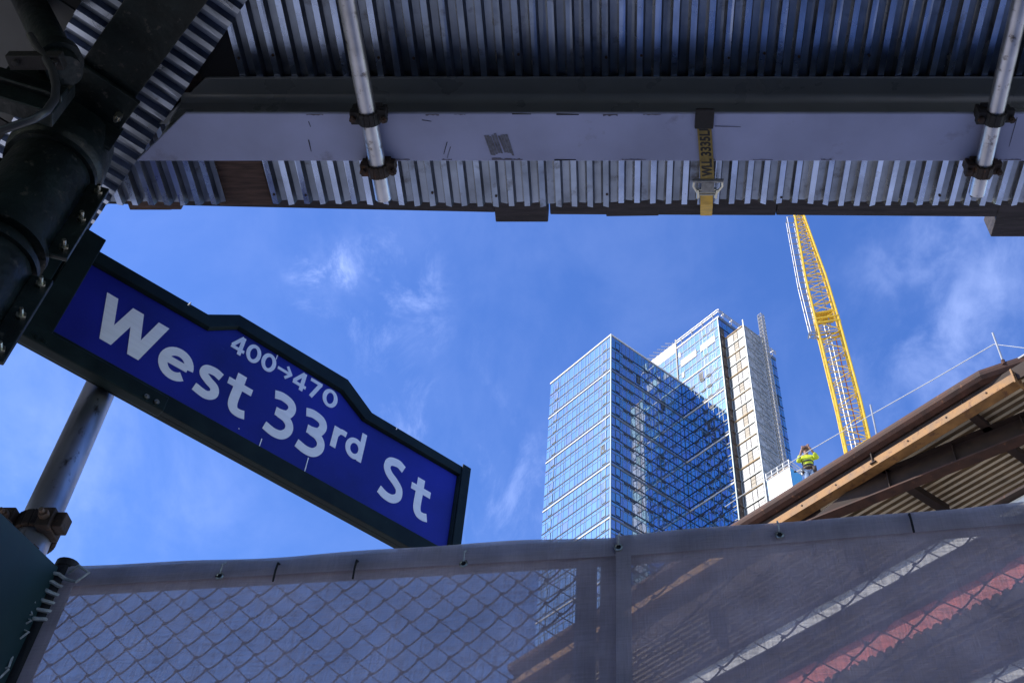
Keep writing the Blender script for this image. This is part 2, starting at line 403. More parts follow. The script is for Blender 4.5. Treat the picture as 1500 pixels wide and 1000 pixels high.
# girder over the pole, running along the wing edge
g0, g1 = atz(152, 128, 3.36), atz(228, 22, 3.36)
gd = (g1 - g0); gd.z = 0; gd.normalize(); gn = V((gd.y, -gd.x, 0))
b = MB(); o = V((g0.x, g0.y, 0)) - gd * .02
b.box(o - gn * .10 + Z * 3.36, gd * 3.2, gn * .20, Z * .014)
b.box(o - gn * .008 + Z * 3.374, gd * 3.2, gn * .016, Z * .146)
b.box(o - gn * .10 + Z * 3.52, gd * 3.2, gn * .20, Z * .014)
b.build('steel_girder', M['green'], shed, bevel=.003)
# end plate and saddle where the girder meets the pole
b = MB()
b.box(o - gn * .12 + Z * 3.33 - gd * .09, gd * .16, gn * .24, Z * .018)
b.box(o - gn * .13 + Z * 3.21 - gd * .09, gd * .012, gn * .26, Z * .14)
b.each('end_plate', M['green'], shed, bevel=.003)
b = MB()
for i in (-1, 1):
    q = o + gn * .09 * i - gd * .02; b.tube([q + Z * 3.30, q + Z * 3.335], .013, 6); b.tube([q + Z * 3.285, q + Z * 3.31], .007, 6)
for q in [b.pc[i:i + 2] for i in (0, 2)]:
    b2_ = MB(); [b2_.add(*p_) for p_ in q]; b2_.build('bolt', M['zinc'], shed)

# horizontal scaffold pipes clamped under the beam
def clamp(b, c, r, axis=Y):
    # a split ring with two jaws and a bolt, gripping the flange above
    for k in range(14):
        a0, a1 = 2 * PI * k / 14, 2 * PI * (k + 1) / 14
        u1, u2 = X, Z
        def P(a, rr, t): return c + (u1 * math.cos(a) + u2 * math.sin(a)) * rr + axis * t
        ri, ro, h = r * 1.01, r * 1.36 + random.uniform(-.001, .002), .024
        b.add([P(a0, ri, -h), P(a1, ri, -h), P(a1, ro, -h), P(a0, ro, -h), P(a0, ri, h), P(a1, ri, h), P(a1, ro, h), P(a0, ro, h)],
              [[3, 2, 1, 0], [4, 5, 6, 7], [0, 1, 5, 4], [1, 2, 6, 5], [2, 3, 7, 6], [3, 0, 4, 7]])
for (pa, pb, lab) in (((512, 20), (562, 290), 'galvanised scaffold pipe under the beam at the left, above the street sign'), ((1494, 8), (1431, 283), 'galvanised scaffold pipe under the beam at the right edge, above the crane')):
    zp = ZF - .035
    B = atz(*pb, zp); A = atz(*pa, zp); dd = (A - B).normalized()
    A2 = B + dd * 2.6
    pipe = thing('scaffold_pipe', lab, 'pipe', B, 'pipes under the shed beam')
    b = MB(); n = 16
    b.tube([A2, B], .030, 20, caps=False)
    b.tube([B, A2], .026, 20, caps=False)
    b.build('pipe_tube', M['galv'], pipe, smooth=True)
    for yy in (2.135 - .02 + .03, 1.94 - .01):
        c = B + dd * ((B.y - yy) / -dd.y)
        cl = MB(); clamp(cl, c, .030)
        ax = X
        cl.box(c + V((.030, -.03, -.012)), X * .034, Y * .05, Z * .024)
        cl.box(c + V((-.062, -.025, -.016)), X * .034, Y * .05, Z * .030)
        cl.box(c + V((-.045, -.03, .015)), X * .09, Y * .055, Z * .03)
        cl.box(c + V((.046, -.02, .0)), X * .014, Y * .04, Z * .05)
        cl.box(c + V((-.060, -.022, .0)), X * .014, Y * .04, Z * .05)
        k_ = cl.build('clamp', M['blackiron'] if yy < 2 else M['clamp'], pipe, bevel=.003)
        bt = MB(); bt.tube([c + V((.055, .0, -.035)), c + V((.055, .0, .055))], .006, 8); bt.tube([c + V((.055, 0, -.03)), c + V((.055, 0, -.018))], .012, 6)
        bt.tube([c + V((-.052, .0, -.03)), c + V((-.052, .0, .05))], .006, 8); bt.tube([c + V((-.052, 0, -.028)), c + V((-.052, 0, -.016))], .012, 6)
        bt.each('clamp_bolt', M['clamp'], k_)

# ---------------------------------------------------------------- ratchet strap round the beam
st = thing('ratchet_strap', 'yellow ratchet strap with black printing hanging over the grey beam', 'strap', (atz(1033, 200, ZF).x, 2.1, ZF))
zc = ZF - .004
def sw(px, py, z, half): c = atz(px, py, z); return c
pts = [atz(1031, 180, ZF - .006), atz(1033, 205, ZF - .008), atz(1035, 236, ZF - .008), atz(1036, 262, ZF + .012)]
b = MB()
hw = .0255
def ribbon(b, pts, hw, th=.003):
    vs = []
    for p in pts:
        vs += [p - X * hw, p + X * hw, p + X * hw + Z * th, p - X * hw + Z * th]
    fs = []
    for i in range(len(pts) - 1):
        o = i * 4
        for k in range(4): fs.append([o + k, o + 4 + k, o + 4 + (k + 1) % 4, o + (k + 1) % 4])
    fs.append([0, 1, 2, 3]); o = 4 * (len(pts) - 1); fs.append([o + 3, o + 2, o + 1, o])
    b.add(vs, fs)
ribbon(b, pts, hw)
pts2 = [atz(1035, 284, ZF + .05), atz(1035, 300, ZF + .10), atz(1034.5, 316, ZD + .02)]
b2 = MB(); ribbon(b2, pts2, .024)
wb = b.build('webbing', M['strapdark'], st); b2.build('webbing', M['strap'], st)
b = MB(); c = atz(1032.5, 177, ZF - .012); b.box(c + V((-.034, -.045, 0)), X * .066, Y * .08, Z * .012)
b.build('corner_sleeve', M['blackiron'], st, bevel=.004)
# ratchet
c = atz(1036.5, 272, ZF + .02)
b = MB(); b.box(c + V((-.024, -.02, -.012)), X * .048, Y * .04, Z * .01)
b.tube([c + V((-.058, -.026, -.006)), c + V((.058, -.026, -.006))], .008, 8)
b.build('ratchet_plate', mat('grey label plate', (.30, .29, .27), .5, .5, .3, 60), st, bevel=.002)
b = MB()
for sx in (-1, 1):
    b.tube([c + V((sx * .052, -.026, -.006)), c + V((sx * .054, -.002, -.006)), c + V((sx * .036, .030, -.002)), c + V((sx * .034, .056, 0))], .005, 8)
    b.tube([c + V((sx * .036, .012, -.01)), c + V((sx * .030, .05, -.004))], .0035, 8)
for yy in (.012, .024, .036): b.tube([c + V((-.034, yy, -.004)), c + V((.034, yy, -.004))], .0045, 8)
b.build('ratchet_frame', M['zinc'], st, smooth=True)

def text_mesh(body, size):
    cu = bpy.data.curves.new('t', 'FONT'); cu.body = body; cu.size = size; cu.extrude = 0; cu.offset = size * .035
    to = bpy.data.objects.new('t', cu); COL.objects.link(to)
    dg = bpy.context.evaluated_depsgraph_get(); me = to.evaluated_get(dg).to_mesh()
    vs = [v.co.copy() for v in me.vertices]; fs = [list(p.vertices) for p in me.polygons]
    to.evaluated_get(dg).to_mesh_clear(); bpy.data.objects.remove(to); bpy.data.curves.remove(cu)
    return vs, fs
# print on the webbing: reads along the strap towards the camera
vs, fs = text_mesh('WLL 3335LBS', .050)
L0, L1 = pts[-1], pts[0]
ax = (pts[0] - pts[2]).normalized(); b = MB()
x0 = min(v.x for v in vs); x1 = max(v.x for v in vs)
run = .245; k = run / (x1 - x0)
st0 = pts[2] + V((0, .078, 0.0))
out = []
for v in vs:
    t = (v.x - x0) * k
    yy = st0.y - t
    if yy > pts[2].y: f_ = (yy - pts[2].y) / (pts[3].y - pts[2].y); cx_ = pts[2].x + (pts[3].x - pts[2].x) * f_; zz = pts[2].z + (pts[3].z - pts[2].z) * f_
    else: f_ = (pts[2].y - yy) / (pts[2].y - pts[0].y); cx_ = pts[2].x + (pts[0].x - pts[2].x) * f_; zz = pts[2].z + (pts[0].z - pts[2].z) * f_
    out.append(V((cx_ - (v.y - .017) * 1.0, yy, zz - .0012)))
b.add(out, fs); b.build('printing', M['strapink'], wb)

# ---------------------------------------------------------------- street sign
ZS = 2.78
SA, SB = atz(5, 487, ZS), atz(664, 843, ZS)
SU = (SB - SA); SU.z = 0; SU.normalize(); SN = V((SU.y, -SU.x, 0))      # SN towards the camera
def sp(u, v, w=0.0): return SA + SU * u + Z * v + SN * w
sign = thing('street_sign', 'blue street sign reading West 33rd St in a dark green frame', 'street sign', sp(.0, 0))
outer = [(.03, .012), (2.04, .0), (2.04, .602), (1.985, .602), (1.985, .588), (1.456, .584), (1.30, .686), (.735, .676), (.613, .578), (.135, .562), (.135, .60), (.03, .60)]
inner = [(.134, .105), (1.977, .098), (1.977, .532), (1.425, .522), (1.288, .602), (.752, .604), (.642, .510), (.134, .495)]
b = MB(); b.prism([sp(u, v, -.03) for u, v in outer], SN * .03)
b.build('back_plate', M['signgreen'], sign, bevel=.003)
# raised frame: one bar per edge with bevelled inner lip
fr = MB()
o8 = [(.03, .012), (2.04, .0), (2.04, .590), (1.456, .584), (1.30, .686), (.735, .676), (.613, .578), (.03, .562)]
i8 = inner
for i in range(8):
    j = (i + 1) % 8
    a0, a1, c1, c0 = o8[i], o8[j], i8[j], i8[i]
    q = lambda t, w: sp(t[0], t[1], w)
    mid0 = tuple(a0[k] * .12 + c0[k] * .88 for k in (0, 1)); mid1 = tuple(a1[k] * .12 + c1[k] * .88 for k in (0, 1))
    fr.add([q(a0, .001), q(a1, .001), q(a1, .026), q(a0, .026), q(mid0, .026), q(mid1, .026), q(c0, .010), q(c1, .010)],
           [[0, 1, 2, 3], [3, 2, 5, 4], [4, 5, 7, 6]])
fr.build('frame', M['signgreen'], sign, bevel=.002)
b = MB(); b.box(sp(1.988, .0, .027), SU * .050, Z * .603, SN * .006); b.box(sp(.03, .52, .027), SU * .10, Z * .085, SN * .006)
b.each('frame_end', M['signgreen'], sign, bevel=.003)
b = MB(); b.prism([sp(u, v, .002) for u, v in inner], SN * .006); pan = b.build('sign_panel', M['signblue'], sign)

def spline(P, n=7):
    P = [V((p[0], p[1])) for p in P]; P = [P[0] * 2 - P[1]] + P + [P[-1] * 2 - P[-2]]; out = []
    for i in range(1, len(P) - 2):
        for k in range(n):
            t = k / n; a, b_, c, d_ = P[i - 1], P[i], P[i + 1], P[i + 2]
            out.append(.5 * ((2 * b_) + (-a + c) * t + (2 * a - 5 * b_ + 4 * c - d_) * t * t + (-a + 3 * b_ - 3 * c + d_) * t ** 3))
    out.append(P[-2]); return out
def arc(cx, cy, rx, ry, a0, a1, n=26): return [V((cx + rx * math.cos(math.radians(a0 + (a1 - a0) * i / n)), cy + ry * math.sin(math.radians(a0 + (a1 - a0) * i / n)))) for i in range(n + 1)]
GL = {
 'W': ([('P', .12, 1, .37, 0), ('P', .37, 0, .64, .985), ('P', .64, .985, .90, 0), ('P', .90, 0, 1.16, 1)], 1.28),
 'e': ([('S', arc(.36, .355, .265, .275, 2, 316)), ('S', [V((.12, .375)), V((.60, .375))], .85)], .73),
 's': ([('S', spline([(.50, .615), (.34, .655), (.17, .615), (.145, .49), (.28, .395), (.44, .315), (.47, .17), (.33, .075), (.06, .115)]))], .60),
 't': ([('S', spline([(.25, .93), (.25, .6), (.25, .24), (.31, .10), (.42, .075), (.53, .10)])), ('S', [V((.03, .655)), V((.53, .655))], .85)], .57),
 '3': ([('S', spline([(.06, .875), (.24, .915), (.45, .875), (.525, .75), (.46, .60), (.30, .545), (.18, .54)])), ('S', spline([(.26, .53), (.44, .50), (.565, .40), (.575, .25), (.46, .115), (.27, .08), (.04, .125)]))], .72),
 'r': ([('S', [V((.12, 0)), V((.12, .73))]), ('S', spline([(.13, .46), (.20, .60), (.31, .65), (.45, .64)]))], .48),
 'd': ([('S', arc(.33, .355, .235, .275, 0, 360)), ('S', [V((.57, 0)), V((.57, 1.03))])], .74),
 'S': ([('S', spline([(.60, .86), (.42, .925), (.20, .87), (.145, .72), (.24, .59), (.42, .49), (.57, .37), (.58, .20), (.44, .09), (.24, .085), (.05, .15)]))], .74),
 '4': ([('S', [V((.47, 1.0)), V((.07, .34))], .9), ('S', [V((.02, .275)), V((.68, .275))], .9), ('S', [V((.475, 0)), V((.475, 1.0))])], .74),
 '0': ([('S', arc(.37, .5, .255, .41, 0, 360))], .74),
 '7': ([('S', [V((.04, .91)), V((.66, .91))], .95), ('S', [V((.57, .9)), V((.24, 0))])], .70),
 '>': ([('S', [V((.02, .5)), V((.84, .5))], .75), ('S', [V((.53, .84)), V((.86, .47))], .75), ('S', [V((.53, .16)), V((.86, .53))], .75)], .95),
}
def glyph(b, ch, u0, v0, h, w=.185, width=None, zlift=0.0):
    strokes, adv = GL[ch]; kx = h if width is None else width / adv; n = 0
    for s_ in strokes:
        lift = .0085 + n * .0003 + zlift; n += 1
        if s_[0] == 'P':
            _, xa, ya, xb, yb = s_; hwid = w * .58
            poly = [(xa - hwid, ya), (xa + hwid, ya), (xb + hwid, yb), (xb - hwid, yb)]
            b.prism([sp(u0 + p[0] * kx, v0 + p[1] * h, lift) for p in poly], SN * .0012)
        else:
            pts_ = s_[1]; ww = w * (s_[2] if len(s_) > 2 else 1) / 2; m_ = len(pts_)
            closed = (pts_[0] - pts_[-1]).length < 1e-4
            Lf, Rt = [], []
            for i, p in enumerate(pts_):
                pr = pts_[i - 1] if i > 0 else (pts_[-2] if closed else p)
                nx = pts_[i + 1] if i < m_ - 1 else (pts_[1] if closed else p)
                t = (nx - pr).normalized(); nn = V((-t.y, t.x)) * ww
                Lf.append(p + nn); Rt.append(p - nn)
            P3 = lambda q, l: sp(u0 + q.x * kx, v0 + q.y * h, l)
            for l0, l1 in ((lift, lift + .0012),):
                vs = [P3(q, l1) for q in Lf] + [P3(q, l1) for q in Rt] + [P3(q, l0) for q in Lf] + [P3(q, l0) for q in Rt]
                fs = []
                for i in range(m_ - 1):
                    fs += [[i, m_ + i, m_ + i + 1, i + 1], [i, i + 1, 2 * m_ + i + 1, 2 * m_ + i], [m_ + i + 1, m_ + i, 3 * m_ + i, 3 * m_ + i + 1]]
                if not closed: fs += [[0, 2 * m_, 3 * m_, m_], [m_ - 1, 2 * m_ - 1, 4 * m_ - 1, 3 * m_ - 1]]
                b.add(vs, fs)
def word(chars, name):
    b = MB()
    for ch, u0, u1, v0, h, w in chars: glyph(b, ch, u0, v0, h, w, u1 - u0)
    return b.build(name, M['white'], pan)
H1 = .225
word([('W', .230, .502, .185, H1, .19), ('e', .506, .655, .185, H1, .185), ('s', .664, .785, .185, H1, .185), ('t', .788, .915, .185, H1, .185)], 'lettering')
word([('3', .990, 1.132, .186, .238, .185), ('3', 1.146, 1.290, .188, .240, .185), ('r', 1.298, 1.372, .298, .158, .185), ('d', 1.372, 1.478, .298, .158, .175)], 'lettering')
word([('S', 1.570, 1.712, .186, .240, .185), ('t', 1.732, 1.856, .186, .230, .185)], 'lettering')
word([('4', .752, .822, .482, .103, .185), ('0', .820, .893, .483, .103, .18), ('0', .894, .968, .484, .103, .18), ('>', .974, 1.052, .489, .102, .2), ('4', 1.056, 1.130, .488, .103, .185), ('7', 1.132, 1.200, .489, .103, .185), ('0', 1.206, 1.288, .490, .103, .18)], 'lettering')
# paint drips
b = MB()
for u, v0, v1 in ((1.005, .105, .145), (1.222, .100, .178), (.902, .13, .135), (.955, .602, .575)):
    b.box(sp(u, v0, .0085), SU * .004, Z * (v1 - v0), SN * .001)
b.each('paint_drip', M['white'], pan)
# bracket arm under the sign and hinge plates at the pole
b = MB(); b.box(sp(-.02, -.022, .02), SU * .612, Z * .072, SN * .045); b.build('bracket_arm', M['signgreen'], sign, bevel=.004)
b = MB(); b.box(sp(-.09, .03, .047), SU * .125, Z * .60, SN * .02); b.box(sp(-.10, .03, -.03), SU * .012, Z * .62, SN * .10)
b.box(sp(.045, .04, .052), SU * .085, Z * .56, SN * .012)
b.each('bracket_plate', M['signgreen'], sign, bevel=.004)
for v in (.33, .405, .48):
    b = MB(); b.tube([sp(-.028, v, .064), sp(-.028, v, .074)], .017, 14); b.tube([sp(-.028, v, .074), sp(-.028, v, .083)], .010, 6); b.build('bolt', M['zinc'], sign)
for u in (.515, .555, .09, .12):
    b = MB(); b.tube([sp(u, .0, .064), sp(u, .0, .070)], .0105, 12); b.tube([sp(u, .0, .069), sp(u, .0, .0735)], .005, 8); b.build('rivet', M['zinc'] if u > .3 else M['signgreen'], sign)
b = MB(); b.tube([sp(.52, .54, .046), sp(.525, .560, .048)], .003, 6); b.tube([sp(1.585, .55, .046), sp(1.587, .562, .047)], .003, 6); b.each('screw', M['zinc'], sign)

# ---------------------------------------------------------------- dark street pole
PX_, PY_ = -1.94, 2.04
pole = thing('street_pole', 'thick dark green pole with bolted sleeves at the upper left', 'pole', (PX_, PY_, GZ))
def ring(b, z0, z1, r0, r1=None, n=40, cx=PX_, cy=PY_):
    b.tube([(cx, cy, z0), (cx, cy, z1)], [r0, r1 or r0], n)
b = MB(); ring(b, GZ, 3.31, .118); b.build('shaft', M['green'], pole, smooth=True)
fd = V((.93, .36, 0)).normalized(); fdn = V((fd.y, -fd.x, 0))
SL = ((1.25, 1.72), (1.80, 2.14), (2.19, 2.60), (2.67, 3.10))
for (z0, z1) in SL:
    b = MB(); ring(b, z0, z1, .134); ring(b, z0 - .012, z0 + .012, .150); ring(b, z1 - .012, z1 + .012, .150)
    sl = b.build('sleeve', M['green'], pole, smooth=True)
    b = MB(); c = V((PX_, PY_, 0))
    b.box(c + fd * .135 - fdn * .010 + Z * (z0 + .02), fd * .065, fdn * .018, Z * (z1 - z0 - .04))
    b.box(c - fd * .20 - fdn * .010 + Z * (z0 + .02), fd * .065, fdn * .018, Z * (z1 - z0 - .04))
    b.each('sleeve_flange', M['green'], sl, bevel=.003)
    for k in (0.14, .5, .86):
        zz = z0 + (z1 - z0) * k
        for sg in (1, -1):
            q = c + fd * .176 * sg + Z * zz
            b = MB(); b.tube([q + fdn * .008, q + fdn * .020], .015, 6); b.tube([q + fdn * .018, q + fdn * .045], .007, 8); b.build('bolt', M['zinc'], sl)
b = MB(); b.tube([(PX_, PY_, z) for z in (3.10, 3.125, 3.15, 3.24, 3.31)], [.136, .158, .162, .152, .140], 44)
b.build('saddle_collar', M['green'], pole, smooth=True)
# dark bracket block behind the conduit
q = atd(46, 150, 3.45)
b = MB(); b.box(q - fd * .10 - Z * .10, fd * .20, fdn * .06, Z * .20); b.box(q - fd * .16 + fdn * .05 - Z * .03, fd * .26, fdn * .03, Z * .06)
b.each('bracket_block', M['green'], pole, bevel=.006)
# side arm and conduit at the pole head
a0, a1 = atd(95, 105, 3.45), atd(22, -40, 3.9)
b = MB(); b.tube([a0, a1], .055, 20); b.tube([a0 + (a1 - a0) * .08, a0 + (a1 - a0) * .14], .072, 20); b.build('side_arm', M['green'], pole, smooth=True)
cp = [(44, 52, 3.40), (52, 66, 3.38), (66, 84, 3.34), (77, 104, 3.30), (82, 126, 3.25), (80, 146, 3.20), (68, 163, 3.15), (48, 175, 3.12), (22, 184, 3.1), (-12, 196, 3.1)]
sp2 = [atd(*q) for q in cp]
b = MB(); b.tube(sp2, .0125, 12)
cb = b.build('conduit', M['cord'], pole, smooth=True)
b = MB(); q = atd(62, 84, 3.36); b.box(q + V((-.10, -.02, -.03)), X * .17, Y * .05, Z * .035); b.tube([q + V((-.07, 0, -.045)), q + V((-.07, 0, -.02))], .011, 6); b.tube([q + V((.05, 0, -.045)), q + V((.05, 0, -.02))], .011, 6)
b.build('conduit_clip', M['blackiron'], pole, bevel=.003)

# ---------------------------------------------------------------- galvanised column behind the sign, green hoarding
pb_ = atd(150, 562, 4.05); pt_ = V((pb_.x, pb_.y, 0))
dl = aty(42, 800, pb_.y - .16)
col = thing('steel_column', 'round galvanised column rising behind the street sign to its left end', 'column', (dl.x, dl.y, GZ))
lean = (pb_ - dl)
b = MB(); base = dl - lean * ((dl.z - GZ) / lean.z); top = pb_ + lean * ((3.02 - pb_.z) / lean.z)
b.tube([base, top], .056, 28); b.build('column_tube', M['galv'], col, smooth=True)
c = dl + lean * .07
ad = lean.normalized(); au = ad.cross(Y).normalized(); av = ad.cross(au)
b = MB()
for k in range(18):
    a0_, a1_ = 2 * PI * k / 18, 2 * PI * (k + 1) / 18
    P = lambda a, r, t: c + (au * math.cos(a) + av * math.sin(a)) * r + ad * t
    b.add([P(a0_, .057, -.035), P(a1_, .057, -.035), P(a1_, .072, -.035), P(a0_, .072, -.035), P(a0_, .057, .035), P(a1_, .057, .035), P(a1_, .072, .035), P(a0_, .072, .035)],
          [[3, 2, 1, 0], [4, 5, 6, 7], [0, 1, 5, 4], [1, 2, 6, 5], [2, 3, 7, 6], [3, 0, 4, 7]])
for sg in (-1, 1):
    b.box(c + X * (.062 * sg) - X * .022 - Y * .085 - Z * .035, X * .044, Y * .09, Z * .07)
    b.box(c + X * (.10 * sg) - X * .016 - Y * .07 - Z * .028, X * .032, Y * .05, Z * .056)
cl = b.build('clamp', M['clamp'], col, bevel=.004)
b = MB()
for sg in (-1, 1):
    q = c + X * (.062 * sg) - Y * .085; b.tube([q, q - Y * .018], .016, 6); b.tube([q - Y * .012, q - Y * .034], .008, 8)
b.build('clamp_bolt', mat('worn bolt', (.20, .13, .09), .6, .6, .4, 40), cl)

gb0 = atz(101, 856, 1.60); gb1 = atz(-40, 724, 1.60)
gd_ = (gb1 - gb0); gd_.z = 0
bd = thing('plywood_hoarding', 'dark green plywood board at the lower left beside the fence', 'hoarding', (gb0.x, gb0.y, GZ))
b = MB(); nn = V((gd_.y, -gd_.x, 0)).normalized() * -.02
b.box(V((gb0.x, gb0.y, GZ)), gd_ * 4, nn, Z * (1.60 - GZ)); b.build('board', M['greenboard'], bd, bevel=.002)
b = MB(); q = V((gb0.x, gb0.y, 0))
for i in range(5):
    t = q + gd_ * (.12 + i * .28) + Z * 1.602; b.box(t, gd_.normalized() * .02, nn * .9, Z * .002)
b.each('splintered_edge', M['woodbrown'], bd)

# ---------------------------------------------------------------- chain link fence and privacy screen
ZT = 1.60
f0 = atz(104, 838, ZT); f1 = atz(914, 792, ZT); f2 = atz(1500, 743, ZT)
rd = (f2 - f1); rd.z = 0; f3 = f1 + rd * 1.9
fence = thing('chain_link_fence', 'dark chain link fence with top rail and posts behind the grey screen', 'fence', (f1.x, f1.y, GZ))
BK = .035
b = MB()
b.tube([f0 + V((0, BK, -.022)), f1 + V((0, BK, -.022)), f3 + V((0, BK, -.022))], .021, 12)
b.build('top_rail', M['link'], fence, smooth=True)
for px, py, ex in ((859, 790, .018), (895, 788, .018)):
    q = atz(px, py, ZT + ex); q = V((q.x, q.y + BK + .05, 0))
    b = MB(); b.tube([q + Z * GZ, q + Z * (ZT + .03)], .0265, 18)
    p_ = b.build('post', mat('grey post', (.16, .16, .17), .5, .5, .3, 10), fence, smooth=True)
    b = MB(); b.tube([q + Z * (ZT + .02), q + Z * (ZT + .038), q + Z * (ZT + .052), q + Z * (ZT + .060)], [.029, .029, .022, .005], 18); b.build('post_cap', M['galv'], p_, smooth=True)
q = V((f0.x - .020, f0.y + .004, 0)); b = MB(); b.tube([q + Z * GZ, q + Z * (ZT + .012)], .027, 16); b.tube([q + Z * (ZT + .01), q + Z * (ZT + .03), q + Z * (ZT + .036)], [.030, .029, .012], 16)
b.build('post', M['blackiron'], fence, smooth=True)
CW, CHH = .072, .066
def sagged(P):                                   # the runs that climb to the right hang a little
    out = [P[0]]
    for p, q in zip(P, P[1:]):
        if (q - p).x < 0: out += [p + (q - p) * t - Z * .0045 * (1 - (2 * t - 1) ** 2) for t in (.25, .5, .75)]
        out.append(q)
    return out
def links(name, A, B, zt, zb):
    u = (B - A); u.z = 0; ln = u.length; u.normalize(); n = V((u.y, -u.x, 0)); b = MB()
    cols = int(ln / (CW)) + 1; rows = int((zt - zb) / (CHH / 1)) + 1
    for c in range(cols):
        pts = []
        for r_ in range(rows + 1):
            sgn = (r_ % 2); sag = random.uniform(-.002, .002)
            cx_ = (c + (.52 if sgn else -.02)) * CW
            off = .003 if sgn else -.003
            p = V((A.x, A.y, 0)) + u * (cx_ + sag) + Z * (zt - r_ * CHH / 1 * .5 + random.uniform(-.0015, .0015)) + n * off + V((0, BK - .012, 0))
            if not (0 <= cx_ <= ln): p = p + u * (max(0, min(ln, cx_)) - cx_)
            pts.append(p)
        # second wire interlocks at the opposite knots
        b.tube(sagged(pts), .0024, 5, caps=False)
        pts2 = []
        for r_ in range(rows + 1):
            sgn = (r_ % 2)
            cx_ = (c + (.48 if sgn else 1.02)) * CW
            p = V((A.x, A.y, 0)) + u * min(max(0, cx_), ln) + Z * (zt - r_ * CHH * .5 + random.uniform(-.0015, .0015)) + n * (-.003 if sgn else .003) + V((0, BK - .012, 0))
            pts2.append(p)
        b.tube(sagged(pts2), .0022, 5, caps=False)
        for r_ in range(rows + 1):                  # the little twist at every knot
            cx_ = (c + (.5 if r_ % 2 else 0)) * CW
            if cx_ > ln: continue
            p = V((A.x, A.y, 0)) + u * cx_ + Z * (zt - r_ * CHH * .5) + V((0, BK - .012, 0))
            b.tube([p - u * .006 - Z * .002, p + n * .005, p + u * .006 + Z * .002], .0024, 5)
    return b.build(name, M['link'], fence, smooth=True)
links('wire_mesh', f0, f1, ZT - .02, .55)
links('wire_mesh', f1, f3, ZT - .02, .55)

scr = thing('privacy_screen', 'grey translucent screen fabric tied along the chain link fence', 'screen', (f1.x, f1.y - .02, GZ))
def cloth(b, A, B, z1, z0, yoff, nx, nz, amp, seed, topwave=.004):
    rnd = random.Random(seed); ph = [rnd.uniform(0, 6.3) for _ in range(6)]
    u = (B - A); u.z = 0; n = V((u.y, -u.x, 0)).normalized(); vs = []
    for j in range(nz + 1):
        for i in range(nx + 1):
            s_, t = i / nx, j / nz; x = s_ * u.length
            w = amp * (math.sin(x * 5 + ph[0] + t * 3) * .5 + math.sin(x * 11 + ph[1] - t * 5) * .3 + math.sin(t * 9 + ph[2] + x * 2) * .4 + math.sin(x * 37 + t * 21 + ph[5]) * .12 + math.sin(x * 19 - t * 43 + ph[3]) * .14)
            zz = z1 + (z0 - z1) * t + (1 - t) ** 6 * topwave * (math.sin(x * 6 + ph[3]) + .5 * math.sin(x * 15 + ph[4]))
            p = V((A.x, A.y, 0)) + u * s_ + n * (min(0, w) * .3 + max(0, w) * max(0, min(1, (t - .06) * 2.2)) + yoff) + Z * zz; vs.append(p)
    fs = [[j * (nx + 1) + i, j * (nx + 1) + i + 1, (j + 1) * (nx + 1) + i + 1, (j + 1) * (nx + 1) + i] for j in range(nz) for i in range(nx)]
    b.add(vs, fs)
b = MB(); cloth(b, f0, f1, ZT + .004, .3, .005, 120, 60, .016, 1, .002); b.build('fabric', M['fabric'], scr, smooth=True)
b = MB(); cloth(b, f1, f3, ZT + .004, .3, .007, 120, 60, .018, 2, .002); b.build('fabric', M['fabric'], scr, smooth=True)
b = MB(); cloth(b, f0, f1, ZT + .006, ZT - .052, .013, 60, 3, .001, 1); b.build('hem', M['hem'], scr, smooth=True)
b = MB(); cloth(b, f1, f3, ZT + .006, ZT - .055, .014, 60, 3, .001, 2, .003); b.build('hem', M['hem'], scr, smooth=True)
def vhem(q, w, u, yo):
    b = MB(); n = V((u.y, -u.x, 0)).normalized(); u = u.normalized(); vs = []
    for j in range(14):
        z = ZT + .004 - j * .1
        vs += [V((q.x, q.y, z)) + n * yo, V((q.x, q.y, z)) + u * w + n * yo]
    b.add(vs, [[2 * j, 2 * j + 1, 2 * j + 3, 2 * j + 2] for j in range(13)]); b.build('side_hem', M['hem'], scr)
u1 = (f1 - f0); u1.z = 0
vhem(f1 - u1.normalized() * .018, .036, u1, .018); vhem(f0, .036, u1, .018)
for px, py in ((322, 843), (679, 825), (906, 801), (1142, 783)):
    A_, B_ = (f0, f1) if px < 914 else (f1, f3); u = (B_ - A_); u.z = 0; n = V((u.y, -u.x, 0)).normalized()
    c = onp(px, py, V((A_.x, A_.y, 0)) + n * .021, n)
    b = MB(); ur = u.normalized(); pts = [c + ur * (math.cos(a) * .0085) + Z * (math.sin(a) * .0085) for a in [k * PI / 7 for k in range(15)]]
    b.tube(pts, .003, 6, caps=False); gr = b.build('grommet', M['zinc'], scr, smooth=True)
    b = MB(); b.tube([c - n * .004, c + n * .001], .0065, 10); b.build('grommet_hole', M['blackiron'], gr)
    b = MB(); b.tube([c + n * .004 + Z * .004, c + n * .006 + Z * .03, c + Z * .056 - n * .02, c - n * .05 + Z * .05], .0022, 6); b.build('tie_wire', M['rope'], gr, smooth=True)
for px, py in ((520, 832), (1335, 764), (404, 836)):
    A_, B_ = (f0, f1) if px < 914 else (f1, f3); u = (B_ - A_); u.z = 0; n = V((u.y, -u.x, 0)).normalized()
    c = onp(px, py, V((A_.x, A_.y, 0)) + n * .022, n)
    b = MB(); b.tube([c - Z * .03, c + n * .003, c + Z * .024, c + Z * .034 - n * .03], .0028, 6); b.build('cable_tie', M['blackiron'], scr, smooth=True)
rp = thing('fence_rope', 'pale rope knotted round the left fence post beside the green board', 'rope', (q.x, q.y, ZT - .05))
b = MB(); pc = V((f0.x - .020, f0.y + .004, 0))
pts = []
for k in range(70):
    a = k * .55; pts.append(pc + V((math.cos(a) * .031, math.sin(a) * .031, ZT - .005 - k * .0022 + .004 * math.sin(k * 1.7))))
b.tube(pts, .0052, 6)
